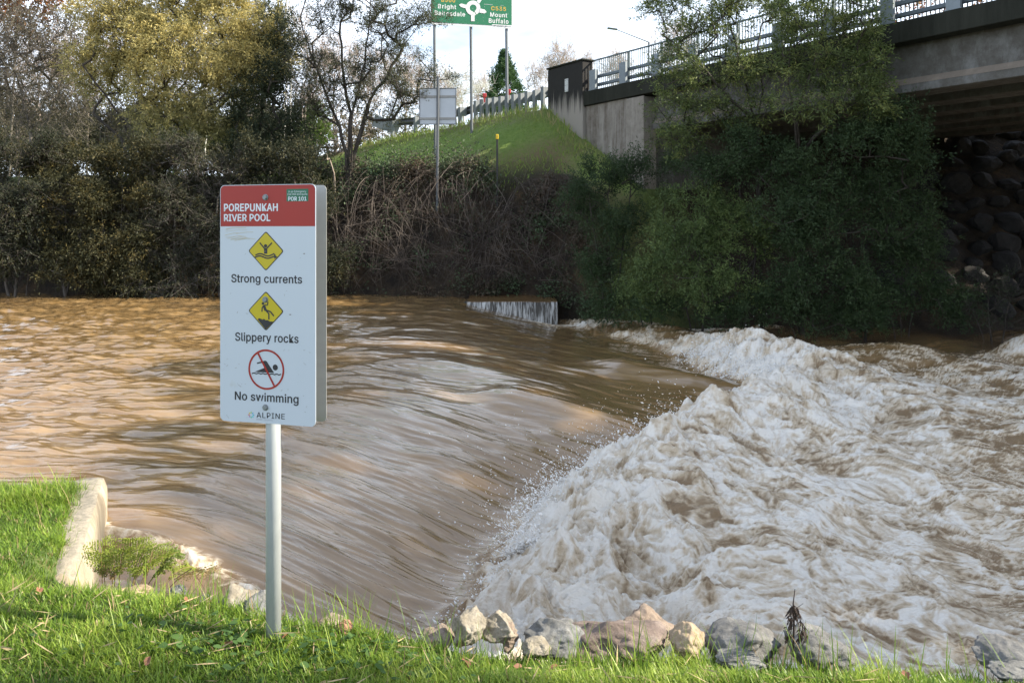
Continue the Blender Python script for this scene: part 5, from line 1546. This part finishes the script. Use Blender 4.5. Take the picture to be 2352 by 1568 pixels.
def build_rocks():
    pale = ("rock_pale", (0.19, 0.165, 0.12), (0.31, 0.275, 0.215), (0.44, 0.40, 0.335))
    white = ("rock_greywhite", (0.11, 0.11, 0.105), (0.20, 0.20, 0.19), (0.33, 0.33, 0.32))
    pink = ("rock_pinkish", (0.115, 0.085, 0.07), (0.21, 0.16, 0.135), (0.33, 0.27, 0.23))
    brown = ("rock_brown", (0.16, 0.12, 0.09), (0.28, 0.22, 0.17), (0.36, 0.29, 0.23))
    tan = ("rock_tan", (0.27, 0.195, 0.12), (0.40, 0.31, 0.21), (0.50, 0.42, 0.32))
    grey = ("rock_grey", (0.095, 0.095, 0.09), (0.165, 0.165, 0.16), (0.25, 0.25, 0.24))
    # label, box in the photograph (u0, u1, v0, v1), distance, depth radius, colour, seed, cuts
    R = [("upright cream-coloured block standing left of its twin at the water's edge", 1030, 1118, 1398, 1492, 3.62, 0.10, pale, 1, 10),
         ("cream-coloured block with a dark hollow below it, right of its twin", 1082, 1190, 1398, 1480, 3.72, 0.11, pale, 2, 10),
         ("dark rock under the overhang of the cream-coloured block", 1145, 1192, 1432, 1490, 3.70, 0.07, brown, 3, 8),
         ("rough grey-white rock between the cream blocks and the pinkish boulder", 1192, 1345, 1415, 1495, 3.70, 0.16, white, 4, 9),
         ("large pinkish boulder with a rugged top in the middle of the row", 1302, 1535, 1422, 1520, 3.66, 0.22, pink, 5, 9),
         ("brown boulder behind the pinkish one, against the foam", 1418, 1560, 1400, 1470, 3.98, 0.17, brown, 6, 9),
         ("orange-tan rock between the pinkish boulder and the grey boulder", 1528, 1622, 1438, 1512, 3.58, 0.10, tan, 7, 10),
         ("big dull grey boulder right of the orange-tan rock", 1616, 1795, 1418, 1525, 3.60, 0.20, grey, 8, 10),
         ("wedge-shaped grey boulder right of the debris-hung stick", 1800, 1948, 1452, 1530, 3.50, 0.16, grey, 9, 7),
         ("grey boulder at the right edge of the grass", 2232, 2372, 1474, 1545, 3.36, 0.15, grey, 10, 9),
         ("flat pale rock at the foot of the boulder on the right edge", 2275, 2400, 1518, 1545, 3.24, 0.09, white, 11, 7),
         ("flat pale stone in the grass before the big dull grey boulder", 1648, 1760, 1500, 1530, 3.40, 0.09, white, 12, 7),
         ("curved pale slab in the grass before the grey-white rock", 1200, 1270, 1464, 1510, 3.52, 0.06, pale, 13, 7),
         ("cream boulder left of the sign pole, touching the grey one", 488, 592, 1342, 1432, 3.92, 0.15, pale, 14, 9),
         ("speckled grey-white boulder beside the sign pole", 548, 622, 1366, 1438, 3.84, 0.13, white, 15, 9),
         ("brownish rock at the water just right of the sign pole", 715, 800, 1408, 1462, 3.75, 0.11, brown, 16, 9),
         ("small terracotta-coloured stone poking out of the grass", 776, 812, 1424, 1464, 3.60, 0.04, ("rock_terracotta", (0.30, 0.14, 0.09), (0.44, 0.23, 0.15), (0.52, 0.32, 0.22)), 17, 8),
         ("small grey-white stone under the fern", 384, 432, 1346, 1378, 4.00, 0.06, white, 18, 8),
         ("tiny grey-white chip right of the fern", 456, 490, 1366, 1384, 3.92, 0.035, white, 19, 8),
         ("long orange-tan stone at the foot of the fern", 276, 352, 1342, 1372, 4.05, 0.07, tan, 20, 7),
         ("low dark rock left of the twin cream blocks", 960, 1045, 1436, 1490, 3.72, 0.10, brown, 21, 8)]
    for lab, u0, u1, v0, v1, y, ry, col, seed, cuts in R:
        c = P((u0 + u1) / 2, (v0 + v1) / 2, y)
        rx = (u1 - u0) / 2 * y / F; rz = (v1 - v0) / 2 * y / F
        bm = rock_bm((rx * 1.10, ry * 1.05, rz * 1.12), seed + (40 if seed != 5 else 90), cuts)
        o = bmobj("rock", bm, rock_mat(*col), None, True)
        o.location = (c[0], c[1], c[2] - rz * 0.05)
        o.rotation_euler = (0, 0, 0)
        tag(o, lab, "rock", "rocks along the near water's edge")
    # riprap under the bridge, its rock colour darkened to stand for shade
    rs = random.Random(12)
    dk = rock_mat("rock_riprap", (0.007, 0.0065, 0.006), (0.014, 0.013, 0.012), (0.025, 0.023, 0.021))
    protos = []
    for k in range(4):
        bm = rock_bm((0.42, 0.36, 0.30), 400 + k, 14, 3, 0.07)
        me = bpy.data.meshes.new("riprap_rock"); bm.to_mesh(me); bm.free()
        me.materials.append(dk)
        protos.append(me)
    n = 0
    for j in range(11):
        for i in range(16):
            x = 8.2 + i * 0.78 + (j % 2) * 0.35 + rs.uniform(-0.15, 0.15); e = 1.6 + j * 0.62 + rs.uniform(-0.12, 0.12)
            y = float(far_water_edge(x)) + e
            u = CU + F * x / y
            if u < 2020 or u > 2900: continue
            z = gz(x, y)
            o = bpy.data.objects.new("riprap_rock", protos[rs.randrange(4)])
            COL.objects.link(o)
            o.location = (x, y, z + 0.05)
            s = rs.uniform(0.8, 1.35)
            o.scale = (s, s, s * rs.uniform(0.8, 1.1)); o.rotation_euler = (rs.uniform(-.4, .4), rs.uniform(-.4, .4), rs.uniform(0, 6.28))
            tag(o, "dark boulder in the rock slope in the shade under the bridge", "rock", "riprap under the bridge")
            n += 1

def build_retaining_wall():
    t = NT("old_concrete")
    v = t.mapping((7, 7, 0.7))
    n = t.noise(1.0, 6, 0.65, v)
    n2 = t.noise(30, 6, 0.75)
    geo = t.n.new('ShaderNodeNewGeometry')
    sx = t.n.new('ShaderNodeSeparateXYZ'); t.l.new(geo.outputs['True Normal'], sx.inputs[0])
    side = t.mix(t.ramp(n, [(0.35, 1.0), (0.6, 0.0)]), (0.44, 0.38, 0.28), (0.22, 0.18, 0.125))
    top = t.mix(t.ramp(n2, [(0.35, 0.0), (0.65, 1.0)]), (0.20, 0.18, 0.14), (0.36, 0.32, 0.25))
    t.set(Base_Color=t.mix(t.ramp(sx.outputs['Z'], [(0.4, 0.0), (0.75, 1.0)]), side, top), Roughness=0.92)
    t.bump(n2, 0.7, 0.012)
    root = empty("retaining_wall", (-2.33, 4.45, -1.2), "weathered tan concrete wall holding the grass bank at the left", "wall")
    def run(name, p, q, th, z0, za, zb, seed):
        bm = bmesh.new()
        d = Vector((q[0] - p[0], q[1] - p[1], 0)); L = d.length; d.normalize()
        nrm = Vector((-d.y, d.x, 0))
        nx, ny, nz = int(L / 0.05), 5, 24
        bmesh.ops.create_grid(bm, x_segments=1, y_segments=1, size=1)
        bm.clear()
        bmesh.ops.create_cube(bm, size=1)
        bmesh.ops.subdivide_edges(bm, edges=[e for e in bm.edges if abs((e.verts[0].co - e.verts[1].co).x) > 0.5], cuts=nx, use_grid_fill=True)
        bmesh.ops.subdivide_edges(bm, edges=[e for e in bm.edges if abs((e.verts[0].co - e.verts[1].co).z) > 0.5], cuts=nz, use_grid_fill=True)
        bmesh.ops.subdivide_edges(bm, edges=[e for e in bm.edges if abs((e.verts[0].co - e.verts[1].co).y) > 0.5], cuts=ny, use_grid_fill=True)
        for v_ in bm.verts:
            a, b, c = v_.co.x + 0.5, v_.co.y + 0.5, v_.co.z + 0.5
            # rounded top edges
            k = max(0.0, c - 0.93) / 0.07
            b2 = 0.5 + (b - 0.5) * (1 - 0.22 * k * k)
            a2 = 0.5 + (a - 0.5) * (1 - 0.05 * k * k / max(L, .5))
            zt = za + (zb - za) * a
            w = Vector((p[0], p[1], 0)) + d * (a2 * L) + nrm * (b2 * th)
            w.z = z0 + (zt - z0) * c - (0.012 * k * k if abs(b - .5) > .4 else 0)
            nn = mnoise.fractal(w * 5 + Vector((seed, 0, 0)), 1.0, 2.0, 5)
            w += Vector((0.012 * nn, 0.012 * mnoise.noise(w * 7), 0.016 * mnoise.fractal(w * 9, 1.0, 2.0, 4)))
            if name == "river_face" and a < 0.12: w.z -= (0.12 - a) * 0.9 * (0.5 + mnoise.noise(w * 12)) if c > 0.9 else 0
            v_.co = w - Vector((-2.33, 4.45, -1.2))
        bmobj(name, bm, t.m, root, True)
    run("river_face", (-2.31, 4.40), (-2.95, 5.98), 0.25, -1.9, -0.075, -0.055, 3)
    run("return_wall", (-3.17, 6.02), (-9.0, 6.15), -0.18, -1.9, -0.24, -0.25, 8)

def build_near_plants():
    rs = np.random.RandomState(4)
    # lawn blades
    N = 820000
    x = rs.uniform(-4.6, 2.7, N); y = rs.uniform(2.75, 6.05, N)
    dens = np.clip((3.9 / y) ** 1.2, 0, 1)
    ok = (np.abs(x) < 0.68 * y + 0.15) & (y - near_edge(x) < 0.06 - 0.10 * (x < -2.28)) & (rs.rand(N) < dens)
    x, y = x[ok], y[ok]
    patch = fbm(x * 2.2, y * 2.2, 3, 23)
    keep = rs.rand(len(x)) < np.clip(0.78 + 0.55 * patch, 0.2, 1)
    x, y, patch = x[keep], y[keep], patch[keep]
    e = near_edge(x) - y
    h = rs.gamma(5, 0.0056, len(x)) * (1 + 0.55 * patch)
    long_ = np.exp(-(e / 0.10) ** 2) * (x > -2.2) + 0.8 * ((x < -2.9) & (y > 5.2)) + 0.5 * np.exp(-(((x + 2.2) / 0.5) ** 2 + ((y - 4.2) / 0.35) ** 2))
    h *= 1 + 0.6 * long_ * rs.rand(len(x)) + 1.2 * ((x < -2.6) & (y > 5.3)) * rs.rand(len(x))
    sel = (rs.rand(len(x)) < 0.0035 + 0.020 * np.exp(-(e / 0.14) ** 2) * (x > -1.5) * (0.5 + 1.5 * (pnoise(x * 2.2, x * 0, 29) > 0)))
    h = np.where(sel, rs.uniform(0.10, 0.24, len(x)), h)
    w = np.where(sel, 0.0020, 0.0024) * rs.uniform(0.7, 1.4, len(x))
    az = rs.rand(len(x)) * 6.283
    lean = rs.uniform(0.1, 0.75, len(x)) * np.where(sel, 0.45, 1.0)
    curl = rs.uniform(0.0, 0.9, len(x)) * np.where(sel, 0.5, 1.0)
    z = near_z(x, y) - 0.006
    dx, dy = np.cos(az), np.sin(az)
    sxv, syv = -dy, dx
    lv = []
    for tt, ww in ((0.0, 1.0), (0.4, 0.9), (0.75, 0.6), (1.0, 0.12)):
        hor = h * (lean * tt + curl * tt * tt * 0.8); ver = h * (tt - 0.28 * curl * tt * tt)
        cx, cy, cz = x + dx * hor, y + dy * hor, z + ver
        lv.append(np.stack([cx - sxv * w * ww, cy - syv * w * ww, cz], -1)); lv.append(np.stack([cx + sxv * w * ww, cy + syv * w * ww, cz], -1))
    V = np.stack(lv, 1).reshape(-1, 3)
    fc = np.array([[0, 1, 3, 2], [2, 3, 5, 4], [4, 5, 7, 6]])
    Fs = (fc[None] + (np.arange(len(x)) * 8)[:, None, None]).reshape(-1, 4)
    tn = np.clip(0.42 + 0.55 * patch + rs.normal(size=len(x)) * 0.17, 0, 0.82)
    dry = rs.rand(len(x)) < 0.045 + 0.10 * np.clip(-patch, 0, 1)
    tn = np.where(dry, rs.uniform(0.88, 1.0, len(x)), tn)
    t = NT("grass_blade")
    c = t.ramp(t.attr('tint'), [(0.0, (0.075, 0.15, 0.018)), (0.45, (0.19, 0.30, 0.033)), (0.82, (0.34, 0.43, 0.07)), (0.88, (0.40, 0.32, 0.17)), (1.0, (0.30, 0.20, 0.10))])
    t.set(Base_Color=c, Roughness=0.42, Specular_IOR_Level=0.4)
    tr = t.n.new('ShaderNodeBsdfTranslucent'); t.l.new(c, tr.inputs['Color'])
    ms = t.n.new('ShaderNodeMixShader'); ms.inputs[0].default_value = 0.42
    t.l.new(t.b.outputs[0], ms.inputs[1]); t.l.new(tr.outputs[0], ms.inputs[2]); t.l.new(ms.outputs[0], t.out.inputs[0])
    stuff(pmesh("grass", V, Fs, t.m, None, False, {'tint': np.repeat(tn, 8)}), "lush short grass with taller seed stalks along the near bank", "grass")
    # flattened straw
    n = 420
    x = rs.uniform(-2.6, 1.6, n); y = rs.uniform(3.0, 3.9, n)
    ok = y < near_edge(x) - 0.02; x, y = x[ok], y[ok]
    d = np.stack([rs.normal(size=len(x)), rs.normal(size=len(x)) * 0.7, rs.uniform(-0.05, 0.35, len(x))], -1)
    V, Fs = leaf_quads(np.stack([x, y, near_z(x, y) + rs.uniform(0.015, 0.05, len(x))], -1), d, rs.uniform(0.03, 0.14, len(x)), 0.0055, rs)
    stuff(pmesh("straw", V, Fs, simple("straw_dry", (0.40, 0.30, 0.17), 0.8), None, False), "dry straw lying in the near grass", "straw")
    # ground ivy round the foot of the pole
    n = 330
    x = rs.normal(-0.90, 0.42, n); y = 3.36 + rs.normal(size=n) * 0.13
    ok = (y < near_edge(x) - 0.03) & (x < 0.1); x, y = x[ok], y[ok]
    zz = near_z(x, y) + rs.uniform(0.02, 0.06, len(x)); r = rs.uniform(0.008, 0.021, len(x))
    k = 7
    a = np.linspace(0, 2 * np.pi, k, endpoint=False)
    tx = rs.normal(size=len(x)) * 0.35; ty = rs.normal(size=len(x)) * 0.35 - 0.2
    rr = np.where((np.arange(k) % 2) == 0, 1.0, 0.86)
    px = x[:, None] + r[:, None] * np.cos(a) * rr; py = y[:, None] + r[:, None] * np.sin(a) * rr
    pz = zz[:, None] + (px - x[:, None]) * tx[:, None] + (py - y[:, None]) * ty[:, None]
    V = np.stack([px, py, pz], -1).reshape(-1, 3)
    stuff(pmesh("ground_ivy", V, np.arange(len(V)).reshape(-1, k), leafmat("leaf_ivy", (0.045, 0.10, 0.025), (0.10, 0.18, 0.05)), None, False, {'tint': np.repeat(rs.rand(len(x)), k)}), "round-leaved ground ivy at the foot of the sign pole", "ground cover")
    # fern
    base = P(300, 1352, 4.25)
    root = empty("fern", base, "yellow-green fern with a few brown stems growing beside the concrete wall", "fern")
    ends = [(228, 1245), (262, 1275), (300, 1236), (335, 1262), (375, 1280), (410, 1268), (450, 1305), (255, 1305), (340, 1305), (395, 1300), (485, 1315), (232, 1268), (318, 1240), (285, 1258), (360, 1250)]
    lmf = leafmat("leaf_fern", (0.12, 0.19, 0.03), (0.26, 0.30, 0.05), (0.32, 0.22, 0.10))
    for i, (u, v) in enumerate(ends):
        b0 = P(270 + 0.55 * (u - 270) + rs.uniform(-12, 12), 1352, 4.2 + rs.uniform(-0.1, 0.1)); e1 = P(u, v, 4.2 + rs.uniform(-0.2, 0.2))
        m1 = (b0 + e1) / 2 + np.array((0, 0, 0.06 + rs.uniform(0, 0.05)))
        ts = np.linspace(0, 1, 26)
        pts = np.array([(1 - t_) ** 2 * b0 + 2 * t_ * (1 - t_) * m1 + t_ * t_ * e1 for t_ in ts])
        V1, F1 = tubes([(pts[j], pts[j + 1], 0.0022, 0.002) for j in range(25)], 4)
        cs, ds, Ls = [], [], []
        for j in range(6, 26):
            tan = pts[min(j + 1, 25)] - pts[j - 1]; tan /= np.linalg.norm(tan)
            sd_ = np.cross(tan, (0, 0, 1.0)); sd_ /= np.linalg.norm(sd_) + 1e-9
            plen = 0.085 * math.sin(math.pi * min(1, (26 - j) / 21 + 0.04)) ** 0.8 + 0.008
            for sg in (-1, 1):
                dd = sd_ * sg * 0.9 + tan * 0.45 + np.array((0, 0, rs.uniform(-0.25, 0.1)))
                dd /= np.linalg.norm(dd)
                for q in np.linspace(0.1, 1, max(3, int(plen / 0.012))):
                    for s2 in (-1, 1):
                        cs.append(pts[j] + dd * plen * q); ds.append(dd * 0.5 + tan * s2 * 0.8 + rs.normal(size=3) * 0.15); Ls.append(0.016 * (1.15 - q * 0.7))
        V2, F2 = leaf_quads(np.array(cs), np.array(ds), np.array(Ls), 0.0075, rs)
        tn = np.concatenate([np.full(len(V1), 0.9), np.full(len(V2), rs.uniform(0.1, 0.6) if i not in (7, 10) else 0.95)])
        pmesh("frond", np.concatenate([V1, V2]) - base, np.concatenate([F1, F2 + len(V1)]), lmf, root, False, {'tint': tn})
    br = [[P(470, 1352, 3.95), P(440, 1305, 4.0), P(400, 1330, 4.05)], [P(330, 1352, 4.1), P(345, 1290, 4.1), P(352, 1262, 4.1)]]
    for line in br:
        V1, F1 = tubes([(line[j], line[j + 1], 0.0022, 0.0016) for j in range(2)], 4)
        pmesh("dry_stem", V1 - base, F1, simple("fern_stem", (0.14, 0.07, 0.04), 0.8), root)
    # stick hung with flood debris
    y = 3.40
    base = P(1822, 1495, y)
    root = empty("debris_stick", base, "dead stick hung with dark flood debris between two grey boulders", "dead weed")
    md = simple("debris_dark", (0.032, 0.018, 0.013), 0.8, 0, 0.4, 60)
    V1, F1 = tubes([(base, P(1824, 1420, y), 0.0045, 0.004), (P(1824, 1420, y), P(1822, 1385, y), 0.004, 0.0035), (P(1822, 1385, y), P(1826, 1352, y), 0.003, 0.0015), (P(1823, 1400, y), P(1845, 1385, y), 0.0015, 0.0008), (P(1822, 1395, y), P(1812, 1385, y), .0015, .0008)], 5)
    pmesh("stem", V1 - base, F1, md, root, True)
    cs, ds, Ls, ws = [], [], [], []
    for k in range(330):
        v = rs.uniform(1388, 1470)
        half = 4 + 24 * ((v - 1385) / 85) ** 0.8
        u = 1824 + rs.uniform(-half, half) + (3 if v > 1420 else 0)
        if v > 1435 and abs(u - 1826) < 7: continue
        cs.append(P(u, v, y + rs.uniform(-0.03, 0.03))); ds.append((rs.normal() * 0.45, rs.normal() * 0.3, -1)); Ls.append(rs.uniform(0.012, 0.045)); ws.append(rs.uniform(0.003, 0.009))
    V2, F2 = leaf_quads(np.array(cs), np.array(ds), np.array(Ls), np.array(ws), rs)
    pmesh("hanging_debris", V2 - base, F2, md, root)
    # dead leaves
    spots = [(90, 1390), (525, 2428 / 1.633), (430, 1395), (1070, 1500), (1190, 1525), (340, 1538), (2080, 1530), (1270, 1515), (650, 1470)]
    ml = simple("dead_leaf_brown", (0.24, 0.11, 0.06), 0.7, 0, 0.3, 30)
    me = None
    for i, (u, v) in enumerate(spots):
        yy = 1.70 * F / (v - HV)
        xx = (u - CU) / F * yy
        yy = min(yy, float(near_edge(xx)) - 0.08)
        if me is None:
            bm = bmesh.new()
            o = [(0, -0.05), (0.022, -0.028), (0.03, 0.0), (0.02, 0.03), (0, 0.052), (-0.02, 0.03), (-0.03, 0.0), (-0.022, -0.028)]
            c0 = bm.verts.new((0, 0, -0.008)); vs = [bm.verts.new((a, b, 0.5 * a * a / 0.03 + 0.012 * math.sin(b * 60))) for a, b in o]
            for j in range(8): bm.faces.new((c0, vs[j], vs[(j + 1) % 8]))
            ob = bmobj("dead_leaf", bm, ml); me = ob.data
        else:
            ob = bpy.data.objects.new("dead_leaf", me); COL.objects.link(ob)
        ob.location = (xx, yy, float(near_z(np.array(xx), np.array(yy))) + 0.045)
        ob.rotation_euler = (rs.uniform(-.5, .5), rs.uniform(-.5, .5), rs.uniform(0, 6.28))
        s = rs.uniform(0.35, 0.6); ob.scale = (s, s, s)
        tag(ob, "curled brown dead leaf lying in the near grass", "dead leaf", "dead leaves in the grass")

build_background_trees()
build_shade_tree()
build_brambles()
build_waterfall()
build_rocks()
build_retaining_wall()
build_near_plants()
